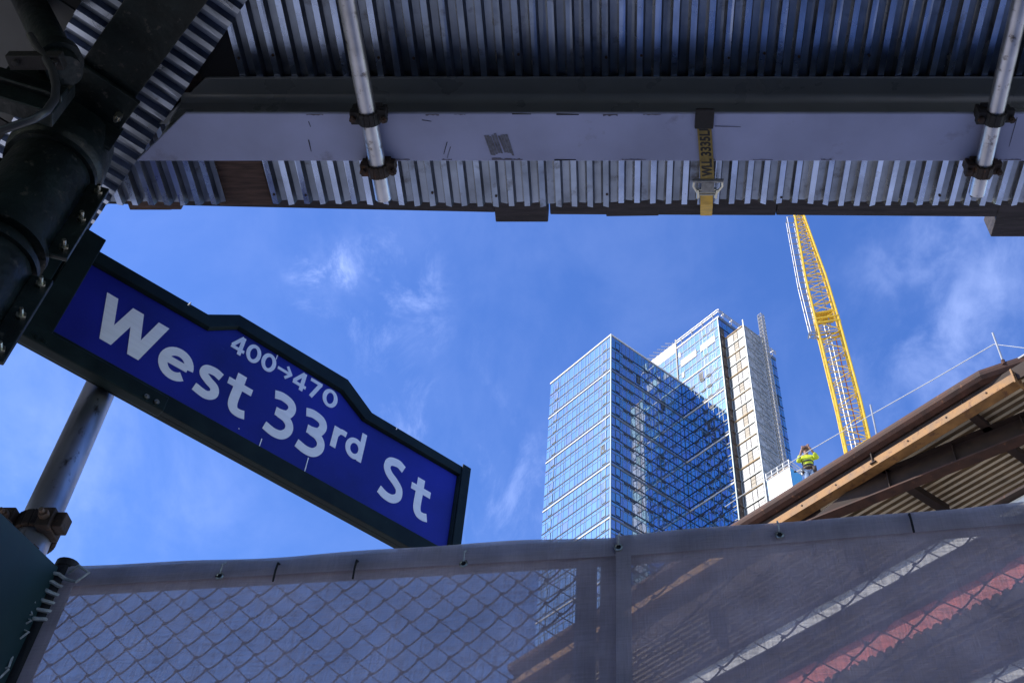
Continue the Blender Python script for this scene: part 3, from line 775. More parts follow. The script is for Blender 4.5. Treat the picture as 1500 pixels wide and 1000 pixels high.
b.tube([pc + V((.03, -.03, ZT - .02)), pc + V((.06, -.05, ZT - .012)), pc + V((.09, -.045, ZT - .03)), pc + V((.07, -.05, ZT - .06)), pc + V((.035, -.04, ZT - .045))], .004, 6)
b.build('knot', M['rope'], rp, smooth=True)
b = MB()
for k in range(26):
    z = ZT - .12 - k * .035; a = pc + V((-.03 + random.uniform(-.01, .01), -.035, z)); b.tube([a, a + V((random.uniform(.01, .04), -.01, random.uniform(.0, .03))), a + V((random.uniform(.0, .03), 0, .04))], .0028, 5)
b.build('lacing', M['rope'], rp, smooth=True)

# ---------------------------------------------------------------- glass towers
C0 = atz(895.2, 490.2, 160)
C0 = V((C0.x, C0.y, 0))
def tp(r, l, z): return C0 + R * r + L * l + Z * z
FLOORS = [156.4 + 3 * k for k in range(5, -26, -1)]          # floor lines, common to both towers
def facade(parent, O, U, N_, ln, ztop, zbot, bays, mats, seed, skip=None, light_h=True):
    """glass panes one by one with a slight tilt, then mullions; O at the face's start, U along, N_ outward"""
    rnd = random.Random(seed)
    b = MB(); hz = MB(); hl = MB(); vt = MB()
    lines = [ztop] + [z for z in FLOORS if zbot + 1 < z < ztop - 1.2] + [zbot]
    us = [0]
    i = 0
    while us[-1] < ln - .6: us.append(min(ln, us[-1] + bays[i % len(bays)])); i += 1
    us[-1] = ln
    for k in range(len(lines) - 1):
        z1, z0 = lines[k], lines[k + 1]
        zs = z1 - .85 if z1 - z0 > 2.2 else None
        for i in range(len(us) - 1):
            for (za, zb_) in ([(z1, zs), (zs, z0)] if zs else [(z1, z0)]):
                t = [rnd.gauss(0, .0022) for _ in range(2)]
                mi = rnd.choices(range(len(mats)), [6, 3, 1][:len(mats)])[0]
                b.cur = mi
                p = lambda u, z, e: O + U * u + Z * z + N_ * e
                b.add([p(us[i], zb_, t[0]), p(us[i + 1], zb_, -t[0]), p(us[i + 1], za, t[1]), p(us[i], za, -t[1])], [[0, 1, 2, 3]])
        if k > 0:
            hz.box(O + Z * (z1 - .09) + N_ * .01, U * ln, N_ * .07, Z * .18)
            if light_h: hl.box(O + Z * (z1 - .88) + N_ * .01, U * ln, N_ * .05, Z * .06)
        for i in range(1, len(us) - 1):
            vt.box(O + U * (us[i] - .03) + Z * (z0 + .1) + N_ * .01, U * .05, N_ * .05, Z * (z1 - z0 - .2))
    b.build('glass_facade', [M[m] for m in mats], parent)
    hz.build('floor_joint', M['mullion'], parent); hl.build('spandrel_trim', M['mullionlight'], parent); vt.build('mullion', M['mullionlight'], parent)
def winframe(parent, O, U, N_, u, z, w, h, m, name='window', open_=False):
    b = MB(); t = .07
    for (a, c, ww, hh) in ((u, z, w, t), (u, z + h - t, w, t), (u, z + t, t, h - 2 * t), (u + w - t, z + t, t, h - 2 * t)):
        b.box(O + U * a + Z * c + N_ * .02, U * ww, N_ * .08, Z * hh)
    fo = b.build(name, m, parent)
    b = MB()
    if open_: b.box(O + U * (u + t) + Z * (z + t) + N_ * .03, U * (w - 2 * t), N_ * .02, Z * (h - 2 * t)); b.build('dark_opening', M['vent'], fo)
    else:
        e = random.gauss(0, .012)
        p = lambda uu, zz, ee: O + U * uu + Z * zz + N_ * (.05 + ee)
        b.add([p(u + t, z + t, e), p(u + w - t, z + t, -e), p(u + w - t, z + h - t, e), p(u + t, z + h - t, -e)], [[0, 1, 2, 3]]); b.build('pane', M[random.choice(('gA', 'gB', 'gC'))], fo)
    return fo
ZB = 84
tw = thing('glass_tower', 'lower blue glass tower with a sharp near corner and thin white bands', 'tower', tp(0, 0, GZ), 'glass towers')
b = MB(); b.box(tp(.06, .06, GZ), R * 19.9, L * 18.7, Z * (159.6 - GZ)); b.build('core', M['core'], tw)
b = MB(); b.box(tp(0.02, 0.02, GZ), R * .03, L * 18.75, Z * (ZB - GZ)); b.box(tp(.06, .02, GZ), R * 20, L * .03, Z * (ZB - GZ)); b.box(tp(.3, 18.79, GZ), R * 19.8, L * .03, Z * (159.9 - GZ)); b.build('lower_facade', M['gB'], tw)
facade(tw, tp(0, 0, 0), L, -R, 18.8, 159.75, ZB, (.5, .9, 1.35, .85, 1.35, 1.5), ('gA', 'gB', 'gC'), 1)
facade(tw, tp(0, 0, 0), R, -L, 20.1, 159.75, ZB, (1.15, 1.05, .75, 1.1, 1.1, 1.2), ('gC', 'gB', 'gA'), 2)
b = MB(); b.box(tp(-.15, -.15, 159.75), R * 20.2, L * 19.1, Z * .35); b.build('coping', M['bandwhite'], tw)
b = MB(); b.box(tp(-.10, -.10, ZB), R * .2, L * .2, Z * (159.74 - ZB)); b.build('corner_trim', M['mullionlight'], tw)
for z in (149.55, 137.55, 125.55, 113.55, 101.55):
    b = MB(); b.box(tp(-.14, -.0, z), R * .13, L * 18.85, Z * .24); b.build('floor_band', M['bandwhite'], tw)
    b = MB(); b.box(tp(.1, -.13, z), R * 19.9, L * .10, Z * .32); b.build('floor_band', M['spandrel'], tw)
fl = [z for z in FLOORS if ZB + 10 < z < 161]
for z in fl:
    if z > 157: continue
    winframe(tw, tp(0, 0, 0), L, -R, 1.25, z + .35, 1.15, 1.75, M['mullionlight'])
    winframe(tw, tp(0, 0, 0), L, -R, 16.2, z + .35, 1.15, 1.75, M['mullionlight'])
    winframe(tw, tp(0, 0, 0), R, -L, 1.15, z + .35, 1.2, 1.9, M['mullion'])
for z in fl:
    if z > 157: continue
    for u in (3.3, 4.75):
        b = MB(); b.box(tp(u, -.11, z - .55), R * 1.15, L * .1, Z * .6); b.build('vent', M['vent'], tw)
    for u in (9.2, 12.9):
        b = MB(); b.box(tp(u, -.11, z - .5), R * 1.1, L * .1, Z * .5); b.build('vent', M['vent'], tw)
for u, z in ((6.9, 151.0), (13.6, 148.2)): winframe(tw, tp(0, 0, 0), R, -L, u, z, 1.0, 2.2, M['mullion'], 'open_window', True)
winframe(tw, tp(0, 0, 0), L, -R, 1.6, 129.6, 1.0, 1.7, M['mullion'], 'open_window', True)

RT = 20.12; LN = -11.6
t2 = thing('glass_tower', 'taller blue glass tower behind, with white parapet and construction hoist', 'tower', tp(RT, LN, GZ), 'glass towers')
b = MB(); b.box(tp(RT + .3, LN + .3, GZ), R * 18, L * 24, Z * (170 - GZ)); b.build('core', M['core'], t2)
b = MB(); b.box(tp(RT + .02, LN, GZ), R * .03, L * 11.6, Z * (ZB - GZ)); b.box(tp(RT, LN + .02, GZ), R * 18.6, L * .03, Z * (ZB - GZ)); b.build('lower_facade', M['gB'], t2)
facade(t2, tp(RT, LN, 0), L, -R, 12.4, 170.9, ZB, (1.2, .9, 1.4, 1.1, .9, 1.4), ('gA', 'gC', 'gB'), 3)
facade(t2, tp(RT, .9, 0), L, -R, 11.5, 170.1, 150, (1.2, .9, 1.4), ('gA', 'gC', 'gB'), 4)
facade(t2, tp(RT, LN, 0), R, -L, 18.6, 170.9, ZB, (1.3, 1.5, 2.0, 1.6), ('gB', 'gC'), 5)
b = MB(); b.box(tp(RT - .12, LN - .12, 170.9), R * .35, L * 12.45, Z * .4); b.build('coping', M['bandwhite'], t2)
b = MB(); b.box(tp(RT - .08, LN - .10, ZB), R * .2, L * .2, Z * (170.9 - ZB)); b.build('corner_trim', M['mullionlight'], t2)
b = MB(); b.box(tp(RT + .25, LN - .12, 170.9), R * 18.4, L * .4, Z * .9); b.build('roof_edge', M['spandrel'], t2)
b = MB(); b.box(tp(RT - .05, 1.0, 170.15), R * .5, L * 8.0, Z * 3.1); b.box(tp(RT - .07, 1.0, 171.3), R * .03, L * 8.0, Z * .12); b.build('parapet', M['bandwhite'], t2)
b = MB(); b.box(tp(RT - .16, .65, 158), R * .14, L * .35, Z * 16.0); b.build('joint_strip', M['mullion'], t2)
for z in (159.35, 149.5, 137.5, 125.5, 113.5):
    b = MB(); b.box(tp(RT - .14, LN, z), R * .13, L * 11.6, Z * .30); b.build('floor_band', M['bandwhite'], t2)
PR = tp(RT - .1, 0, 0)
for qd in (((997.5, 528), (1020, 511), (1020, 520), (997.5, 539)), ((1026, 505), (1047, 491), (1047, 500), (1026, 516)), ((994, 517), (997, 515), (997, 522), (994, 524.5)), ((999, 546), (1002, 544), (1002, 551), (999, 555))):
    P4 = [onp(x, y, PR, R) for x, y in qd]
    l0 = sum((p - C0).dot(L) for p in (P4[0], P4[3])) / 2; l1 = sum((p - C0).dot(L) for p in P4[1:3]) / 2
    z1 = (P4[0].z + P4[1].z) / 2; z0 = (P4[2].z + P4[3].z) / 2
    b = MB(); b.box(tp(RT - .12, l1, z0), R * .1, L * (l0 - l1), Z * (z1 - z0))
    n_ = max(1, int((l0 - l1) / .6))
    b.build('louvre_panel', M['louvre'], t2)
for z in [q for q in FLOORS if 120 < q < 169]:
    for u in (1.4, 3.6):
        if random.random() < .75: winframe(t2, tp(RT, LN, 0), L, -R, u, z + .35, 1.1, 1.75, M['mullionlight'] if z > 150 else M['mullion'])
    for u in (3.2, 5.0, 8.0):
        if z < 158: b = MB(); b.box(tp(RT - .11, LN + u, z - .5), R * .1, L * 1.1, Z * .5); b.build('vent', M['vent'], t2)
for u, z in ((5.4, 156.7), (4.2, 142.0)): winframe(t2, tp(RT, LN, 0), L, -R, u, z, 1.1, 2.1, M['mullion'], 'open_window', True)
b = MB(); b.box(tp(RT + 16.2, LN - .09, 156.6), R * 1.2, L * .08, Z * 2.4); b.build('dark_window', M['vent'], t2)
# unclad bay beside the hoist: rough wall, ties and floor edges
b = MB(); b.box(tp(RT + .35, LN - .14, ZB), R * 1.15, L * .13, Z * (168.0 - ZB)); ub = b.build('unclad_bay', M['roughwall'], t2)
b = MB()
for z in [q for q in FLOORS if q < 167]:
    b.box(tp(RT + .40, LN - .34, z - .12), R * 1.0, L * .19, Z * .24)
b.each('floor_edge', M['roughwall'], ub)
# roof rails: two tubes on posts round the top
def rail(l0, r0, l1, r1, n, z=171.3, name='roof_rail', out=.9):
    b = MB()
    A = tp(r0, l0, 0); B = tp(r1, l1, 0)
    for zz, oo in ((1.3, 0), (2.0, 0)):
        b.tube([A + Z * (z + zz), B + Z * (z + zz)], .10, 6)
    for k in range(n):
        q = A + (B - A) * ((k + .5) / n); b.tube([q + Z * z, q + Z * (z + 2.3)], .10, 6)
        n2 = (B - A).normalized().cross(Z); b.tube([q + Z * (z + 1.3) - n2 * .5, q + Z * (z + 1.3) + n2 * .5], .09, 6)
    b.build(name, M['mastgalv'], t2)
rail(-.6 + 1.2, RT - .1, LN - .4, RT - .1, 4)
rail(LN - .3, RT + .2, LN - .3, RT + 18.8, 7, 171.6)
for k in range(6):
    b = MB(); q = tp(RT + .2, 1.9 + k * 1.25, 173.1); b.tube([q, q + Z * 1.0], .12, 6); b.tube([q + Z * .8 + R * .2, q + Z * 1.4 + L * 1.6 - R * .9], .08, 6); b.build('roof_davit', M['mastgalv'], t2)

# construction hoist on the taller tower's right face
hoist = thing('hoist_tower', 'cream panelled scaffold tower climbing the taller glass tower', 'hoist tower', tp(22.1, -16.75, GZ))
HR, HL0, HL1, HW = 21.55, -17.1, -11.75, 5.9
HT = 165.4
b = MB()
for r_, l_ in ((HR, HL0), (HR, HL1 - .2), (HR + HW, HL0)):
    b.box(tp(r_, l_, GZ), R * .22, L * .22, Z * (HT + (1.6 if l_ == HL0 and r_ == HR else .1) - GZ))
b.box(tp(HR + .1, HL0 + .45, GZ), R * .1, L * .1, Z * (HT - GZ)); b.box(tp(HR + .1, HL1 - .5, GZ), R * .1, L * .1, Z * (HT - GZ))
b.build('corner_frame', M['hoistframe'], hoist)
b = MB(); b.box(tp(HR + .35, HL0 + .35, GZ), R * (HW - .4), L * 4.3, Z * (HT - .5 - GZ)); b.build('core', M['core'], hoist)
zz = HT; k = 0
while zz > 92:
    hh = 3.0
    if k < 24:
        b = MB(); b.box(tp(HR - .03, HL0 + .22, zz - .22), R * .2, L * 5.0, Z * .22); b.build('panel_rail', M['hoistframe'] if k % 4 else M['hoistplank'], hoist)
        b = MB(); b.box(tp(HR + .22, HL0 - .03, zz - .2), R * HW, L * .2, Z * .2); b.build('panel_rail', M['hoistframe'], hoist)
    if k % 2 == 0: b = MB(); b.box(tp(HR - .12, HL0 + .3, zz - .32), R * .3, L * 4.9, Z * .1); b.build('walk_plank', M['hoistplank'], hoist)
    lw_ = (1.75, .95, 1.5)
    l_ = HL0 + .36
    for j, w in enumerate((1.6, 1.15, 1.75)):
        b = MB(); zt = zz - .38 - (.0 if j != 1 else .05)
        b.box(tp(HR + .04 + random.uniform(-.02, .02), l_, zz - hh + .08), R * .10, L * (w - .16), Z * (hh - .62))
        for q in range(1, 3): b.box(tp(HR + .0, l_ + .02, zz - hh + .08 + q * .85), R * .05, L * (w - .12), Z * .05)
        b.build('panel', M['hoistpanelwarm'] if (j == 1 and random.random() < .6) else M['hoistpanel'], hoist)
        l_ += w
    # shaded side: mesh infill with loose sheets
    r_ = HR + .3
    for w in (2.2, 3.1):
        b = MB(); b.box(tp(r_, HL0 + .05, zz - hh + .05), R * (w - .1), L * .06, Z * (hh - .3)); b.build('mesh_panel', M['hoistmesh'], hoist); r_ += w
    if k < 22:
        b = MB(); b.tube([tp(HR + .3, HL0 - .02, zz - .3), tp(HR + HW, HL0 - .02, zz - hh + .1)], .05, 5); b.build('brace', M['hoistframe'], hoist)
    zz -= hh; k += 1
# lattice mast with its rack
mp0 = onp(1109.5, 462, tp(0, HL0 - 1.2, 0), L); mr = (mp0 - C0).dot(R); mz = mp0.z
b = MB(); w = .95; ms = []
cs = [(mr, HL0 - 1.2), (mr + w, HL0 - 1.2), (mr + w, HL0 - 1.2 - w), (mr, HL0 - 1.2 - w)]
for (r_, l_) in cs: b.tube([tp(r_, l_, GZ), tp(r_, l_, mz)], .085, 6)
z = mz
while z > 95:
    for i in range(4):
        (ra, la), (rb, lb) = cs[i], cs[(i + 1) % 4]
        b.tube([tp(ra, la, z), tp(rb, lb, z)], .05, 4, False); b.tube([tp(ra, la, z), tp(rb, lb, z - 1.1)], .055, 4, False); b.tube([tp(rb, lb, z), tp(ra, la, z - 1.1)], .05, 4, False)
    z -= 1.1
b.build('mast', M['mastgalv'], hoist)
b = MB()
for k in range(12):
    z = mz - 6 - k * 6; b.tube([tp(mr, HL0 - 1.2, z), tp(mr - .4, HL0, z - .4)], .07, 5); b.tube([tp(mr + w, HL0 - 1.2, z), tp(mr + w + .3, HL0, z - .4)], .07, 5)
b.build('mast_tie', M['mastgalv'], hoist)
# hoist car
q0 = onp(1124, 702, tp(0, HL0 - 2.4, 0), L); cr = (q0 - C0).dot(R); cz = q0.z
cr = (onp(1124, 703, tp(0, HL0 - 4.0, 0), L) - C0).dot(R)
car = thing('hoist_car', 'white hoist car with roof railing at the foot of the lattice mast', 'hoist car', tp(cr, HL0 - 4, cz - 6))
W_, D_ = 3.4, 5.2
cl0 = HL0 - 2.3 - D_
cr = (onp(1123, 703, tp(0, HL0 - 2.3, 0), L) - C0).dot(R); cz = onp(1123, 703, tp(0, HL0 - 2.3, 0), L).z
b = MB(); b.box(tp(cr, cl0, cz - 5.5), R * W_, L * D_, Z * 5.2); b.build('cabin', M['carwhite'], car)
b = MB(); b.box(tp(cr - .05, cl0 + D_ - .4, cz - 5.5), R * .1, L * .35, Z * 5.1); b.box(tp(cr + .2, cl0 - .05, cz - 5.4), R * 3.0, L * .1, Z * 5.0); b.each('side_panel', M['carblue'], car)
b = MB()
for zz_ in (.0, .75, 1.5):
    for (A, B) in ((tp(cr, cl0, 0), tp(cr, cl0 + D_, 0)), (tp(cr, cl0, 0), tp(cr + W_, cl0, 0)), (tp(cr + W_, cl0, 0), tp(cr + W_, cl0 + D_, 0)), (tp(cr, cl0 + D_, 0), tp(cr + W_, cl0 + D_, 0))):
        b.tube([A + Z * (cz - .2 + zz_), B + Z * (cz - .2 + zz_)], .11, 5)
for k in range(5): q = tp(cr, cl0 + D_ * k / 4, cz - .3); b.tube([q, q + Z * 1.7], .09, 5); q = q + R * W_; b.tube([q, q + Z * 1.7], .09, 5)
b.build('roof_railing', M['carwhite'], car)
b = MB(); b.box(tp(cr + .15, cl0 + .3, cz - .25), R * 1.2, L * (D_ - .6), Z * .5); b.build('roof_gear', M['hoistplank'], car)

# ---------------------------------------------------------------- tower crane
cb0 = atd(1256.5, 655, 94.0)
crane = thing('tower_crane', 'tall yellow lattice crane mast rising behind the steel deck', 'crane', (cb0.x, cb0.y, GZ))
ca = math.radians(-12)
cu, cv = V((math.cos(ca), math.sin(ca), 0)), V((-math.sin(ca), math.cos(ca), 0))
HWD = 1.10
def zat(py): r = aty(1200, py, cb0.y); return r.z
zk = zat(482); ztp = zat(300)
def lerp(tab, t):
    for (t0, a0), (t1, a1) in zip(tab, tab[1:]):
        if t <= t1: return a0 + (a1 - a0) * max(0, (t - t0) / (t1 - t0))
    return tab[-1][1]
def cpt(z, a, c_):
    t = (z - zk) / (ztp - zk)
    h = HWD * lerp(((-1, 1), (0, 1), (.33, .93), (.5, .77), (.9, .42), (1.2, .30)), t)
    sh = lerp(((-.5, 0), (0, -.25), (.33, -.45), (.5, -.55), (1, -.8), (1.2, -.85)), t)
    return V((cb0.x, cb0.y, z)) + V((sh, 0, 0)) + cu * (h * a) + cv * (h * c_)
zs = [GZ]
zlist = [zk - 1.42 * k for k in range(0, int((zk - GZ) / 1.42))][::-1]
zup = []; z = zk; st_ = 1.35
while z < ztp: z += st_; st_ *= .965; zup.append(z)
cor = [(-1, -1), (1, -1), (1, 1), (-1, 1)]
for (a, c_) in cor:
    b = MB(); b.tube([cpt(GZ, a, c_)] + [cpt(zk + (ztp - zk) * t_, a, c_) for t_ in (-.5, 0, .33, .5, .9)] + [cpt(zup[-1], a, c_)], .12, 8); b.build('chord', M['crane'], crane)
b = MB(); allz = zlist + zup
for i in range(len(allz) - 1):
    z0, z1 = allz[i], allz[i + 1]
    for k in range(4):
        p, q = cor[k], cor[(k + 1) % 4]
        if z0 > 25:
            b.tube([cpt(z0, *p), cpt(z0, *q)], .042, 5, False)
            if (i + k) % 2: b.tube([cpt(z0, *p), cpt(z1, *q)], .045 if k in (0, 2) else .03, 5, False)
            else: b.tube([cpt(z0, *q), cpt(z1, *p)], .045 if k in (0, 2) else .03, 5, False)
b.build('lacing', M['crane'], crane)
b = MB()                                             # collar and small platform where the head begins
for dz in (-.1, .55): 
    for k in range(4): p, q = cor[k], cor[(k + 1) % 4]; b.tube([cpt(zk + dz, p[0] * 1.04, p[1] * 1.04), cpt(zk + dz, q[0] * 1.04, q[1] * 1.04)], .12, 6)
b.box(cpt(zk + 1.6, -.9, -.9), cu * 1.7, cv * 1.7, Z * .06)
b.build('collar', M['crane'], crane)
b = MB()                                             # inner climbing ladder and hoops
for a in (-.25, .1): b.tube([cpt(26, a, .3), cpt(zk + 2, a, .3)], .06, 5)
z = 26
while z < zk + 2: b.tube([cpt(z, -.25, .3), cpt(z, .1, .3)], .035, 4, False); z += .4
b.build('ladder', M['cranegrey'], crane)
b = MB(); b.tube([cpt(26, .45, .5), cpt(zk - 1, .45, .5)], .06, 5); b.build('cable_run', M['cranerust'], crane)
b = MB(); b.tube([cpt(zk, .2, -.3), cpt(zup[-2], .2, -.3)], .08, 5); b.build('cable_run', M['cranegrey'], crane)
# grey caged catwalk on the left of the tapering head
b = MB()
def kp(z, a, c_): p = cpt(z, -1, 0); t = (z - zk) / (ztp - zk); return p + V((-.35 - .25 * t, 0, 0)) + V((a * .42, c_ * .42, 0))
ks = [zk - .6 + k * 1.9 for k in range(11)]
for a, c_ in ((-1, -1), (1, -1), (-1, 1), (1, 1)): b.tube([kp(z, a, c_) for z in ks], .045, 5)
for z in ks:
    for (p, q) in (((-1, -1), (1, -1)), ((1, -1), (1, 1)), ((1, 1), (-1, 1)), ((-1, 1), (-1, -1))): b.tube([kp(z, *p), kp(z, *q)], .05, 5, False)
    b.tube([kp(z, 1, 0), cpt(z, -1, 0)], .05, 5)
for z in [zk - .4 + .33 * k for k in range(52)]:
    if z < ks[-1]: b.tube([kp(z, -.2, 1), kp(z, .9, 1)], .025, 4, False)
for x_ in (-1.5, 0): b.tube([kp(ks[0] - .1, x_, -1), kp(ks[0] - .1, x_, 1)], .07, 5)
b.tube([kp(ks[0] - .1, -1.5, 0), kp(ks[0] + .2, 1, 0)], .07, 5); b.tube([kp(ks[0] + .8, -1.4, -1), kp(ks[0] - .1, -1.4, -1)], .05, 5)
b.build('caged_catwalk', M['cranegrey'], crane)
b = MB(); zz_ = zup[-1]; b.box(cpt(zz_ - 1.1, -1.3, -1.3), cu * .9, cv * .9, Z * .9); b.tube([cpt(zz_, -1, 0), cpt(zz_ + 2.5, 2, 0)], .2, 8); b.build('head', M['crane'], crane)

# ---------------------------------------------------------------- steel deck under construction
ZE = 22.0
E0 = atz(1060, 775, ZE)
def ep(s_, o, z): return V((E0.x, E0.y, 0)) - L * s_ + (-R) * o + Z * z       # s towards the right of the picture, o outward, z height
fb = thing('steel_frame_building', 'rusty steel deck building under construction at the right', 'building', ep(0, -4, GZ))
def ebox(b, s0, s1, o0, o1, z0, z1): b.box(ep(s0, o0, z0), -L * (s1 - s0), -R * (o1 - o0), Z * (z1 - z0))
S0, S1 = -11.5, 11.4
def edge(name, prof, m, s0=S0, s1=S1, parent=fb):
    b = MB(); b.prism([ep(s0, o, z) for o, z in prof], -L * (s1 - s0)); return b.build(name, m, parent)
# slab-edge plate that curls under the overhang
arcp = [(0.0, ZE), (0.02, ZE - .10), (0.0, ZE - .20), (-.08, ZE - .30), (-.24, ZE - .36), (-.30, ZE - .34), (-.30, ZE)]
S2 = 10.05
EB = ep(S2, 0, 0)
edir = atz(1500, 525, ZE) - atz(1440, 544, ZE); edir.z = 0; edir.normalize()
b = MB()
def bend(o, z, k):                                # the plate turns away at the far right
    if k == 0: return ep(S0, o, z)
    if k == 1: return ep(S2 - .7, o, z)
    m1 = -L; n1 = -R; n2 = V((edir.y, -edir.x, 0)); n2 = n2 if n2.dot(n1) > 0 else -n2
    if k == 2:
        mm = ((n1 + n2) / 2).normalized(); return EB + mm * (o - .02) + Z * z
    return EB + edir * (.7 if k == 3 else 9) + n2 * o + Z * z
n_ = len(arcp); vs = [bend(o, z, k) for k in range(5) for o, z in arcp]
b.add(vs, [[k * n_ + i, k * n_ + (i + 1) % n_, (k + 1) * n_ + (i + 1) % n_, (k + 1) * n_ + i] for k in range(4) for i in range(n_)] + [list(range(n_))[::-1], [4 * n_ + i for i in range(n_)]])
b.build('edge_plate', M['rust'], fb)
b = MB(); ebox(b, S0, S1, -.36, -.31, ZE - .80, ZE - .33); b.build('edge_web', M['rustdark'], fb)
b = MB(); ebox(b, S0, 10.85, -.62, -.24, ZE - .85, ZE - .81); ebox(b, S0, 10.85, -.28, -.24, ZE - .808, ZE - .57); fg = b.build('edge_angle', M['rustgold'], fb)
b = MB(); ebox(b, S0, 3.4, -.78, -.72, ZE - 1.9, ZE - .36); b.build('added_dark_plate', M['rustdark'], fb)  # dark plate added to blacken the space below the edge angle
b = MB()
for s_ in [S0 + .9 + 1.37 * k for k in range(16)]: b.tube([ep(s_, -.25, ZE - .69), ep(s_, -.215, ZE - .69)], .03, 6)
b.each('bolt_head', M['rust'], fg)
# end of the perimeter beam: curved cut plate with holes
b = MB(); ebox(b, 10.84, 10.89, -.6, -.12, ZE - 1.0, ZE - .5); ec = b.build('end_plate', M['rustgold'], fb)
b = MB()
for dz in (-.6, -.7, -.8): b.tube([ep(10.885, -.2, ZE + dz), ep(10.90, -.2, ZE + dz)], .025, 8)
b.each('bolt_hole', M['black'], ec)
# upper slab deck: corrugated soffit running along the edge
def ecorr(name, s0, s1, o0, o1, z, pitch, dep, m, parent=fb):
    b = MB(); prof = []; o = o1
    while o < o0:
        prof += [(o, 0), (o + pitch * .42, 0), (o + pitch * .52, dep), (o + pitch * .90, dep)]; o += pitch
    n = len(prof); vs = [ep(s0, o, z + h) for o, h in prof] + [ep(s1, o, z + h) for o, h in prof] + [ep(s0, o, z + h + .1) for o, h in prof] + [ep(s1, o, z + h + .1) for o, h in prof]
    fs = [[i, i + 1, n + i + 1, n + i] for i in range(n - 1)] + [[2 * n + i, 3 * n + i, 3 * n + i + 1, 2 * n + i + 1] for i in range(n - 1)]
    fs += [[i, 2 * n + i, 2 * n + i + 1, i + 1] for i in range(n - 1)] + [[n + i, n + i + 1, 3 * n + i + 1, 3 * n + i] for i in range(n - 1)]
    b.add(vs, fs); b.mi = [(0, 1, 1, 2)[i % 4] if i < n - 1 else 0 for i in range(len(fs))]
    return b.build(name, [m, M['underdark'], M['underpale']], parent)
ecorr('deck_soffit', S0, 26, -.62, -14, ZE - .32, .27, .09, M['underdeck'])
b = MB(); ebox(b, S0, 26, -.4, -14, ZE - .06, ZE - .01); b.build('deck_slab', M['concrete'], fb)
# second girder, deeper, not quite parallel
p0, p1 = atz(1172, 767, ZE - 1.5), atz(1500, 636, ZE - 1.5)
gd2 = (p1 - p0); gd2.z = 0; gl = gd2.length; gd2.normalize(); gn2 = V((gd2.y, -gd2.x, 0))
if gn2.y > 0: gn2 = -gn2
b = MB()
o = V((p0.x, p0.y, 0))
b.box(o + Z * (ZE - 1.5), gd2 * (gl + 14), -gn2 * .42, Z * .05)
gg = b.build('girder_flange', M['rust'], fb)
b = MB(); w0 = o - gn2 * .19
b.prism([w0 + Z * (ZE - 1.45), w0 + gd2 * (gl + 14) + Z * (ZE - 1.45), w0 + gd2 * (gl + 14) + Z * (ZE - .752), w0 + gd2 * 1.9 + Z * (ZE - .752)], -gn2 * .04)
b.box(o + gd2 * 1.9 + Z * (ZE - .75), gd2 * (gl + 12.1), -gn2 * .42, Z * .04)
b.build('deep_girder', M['rustdark'], fb)
b = MB()
for k in range(9): b.box(o - gn2 * .02 + gd2 * (3.0 + k * 2.1) + Z * (ZE - 1.44), gd2 * .025, -gn2 * .17, Z * .68)
b.each('stiffener', M['rustdark'], gg)
# cross beams on the grid
for (xa, ya, xb, yb, zz_, wd) in ((1278, 677, 1306, 696, ZE - .75, .22), (1412, 600, 1450, 632, ZE - .75, .24), (1326, 713, 1382, 748, ZE - .85, .26), (1471, 652, 1502, 674, ZE - .85, .26)):
    A = atz(xa, ya, zz_); B = atz(xb, yb, zz_)
    dd = (B - A); dd.z = 0; ln = dd.length; dd.normalize(); nn_ = V((dd.y, -dd.x, 0))
    b = MB(); b.box(A - nn_ * wd / 2, dd * (ln + .4), nn_ * wd, Z * .03); b.box(A - nn_ * .02 + Z * .03, dd * (ln + .4), nn_ * .04, Z * .42)
    b.build('cross_beam', M['rustdark'], fb)
# bent plate rim that rises at the far right
# lower storeys behind the screen
def storey(z, edge_m, h, s0=S0, s1=14, over=.62, scal=False, name='edge_beam'):
    b = MB(); ebox(b, s0, s1, -.30, -.24, z - h, z); b.build(name, edge_m, fb)
    b = MB(); ebox(b, s0, s1, -.9, 0.0, z + .02, z + .10); b.build('slab_edge', M['rustdark'], fb)
    b = MB(); ebox(b, s0, s1, -14, -.9, z + .04, z + .12); b.build('floor_slab', M['concrete'], fb)
    ecorr('floor_soffit', s0, s1, -.8, -9, z - h - .02, .30, .07, M['underdeck'])
storey(17.60, M['paleedge'], .47)
storey(16.0, M['rededge'], .80)
storey(13.50, M['paleedge'], .40)
# scalloped deck ends hanging below the red edge
b = MB(); s_ = S0
while s_ < 14:
    b.prism([ep(s_, -.18, 15.24), ep(s_ + .06, -.18, 15.34), ep(s_ + .20, -.18, 15.34), ep(s_ + .26, -.18, 15.24)], -R * -.10)
    s_ += .30
ebox(b, S0, 14, -.28, -.18, 14.90, 15.24); b.build('scalloped_trim', M['rustdark'], fb)
for s_ in (float((onp(1052, 900, ep(0, -1.7, 0), R) - V((E0.x, E0.y, 0))).dot(-L)), -4.9 + 8.6, 11.0):
    b = MB(); ebox(b, s_ - .2, s_ + .2, -1.9, -1.85, GZ, ZE - 1.5); ebox(b, s_ - .2, s_ + .2, -1.5, -1.45, GZ, ZE - 1.5); ebox(b, s_ - .02, s_ + .02, -1.84, -1.51, GZ, ZE - 1.5)
    b.build('column', M['rustdark'], fb)
b = MB()
for (sa, za, sb, zb_) in ((-3.0, 19.5, -.2, 12), (3.0, 9.5, 7.0, 13)): b.tube([ep(sa, -1.7, za), ep(sb, -1.7, zb_)], .11, 6)
b.build('brace', M['rust'], fb)

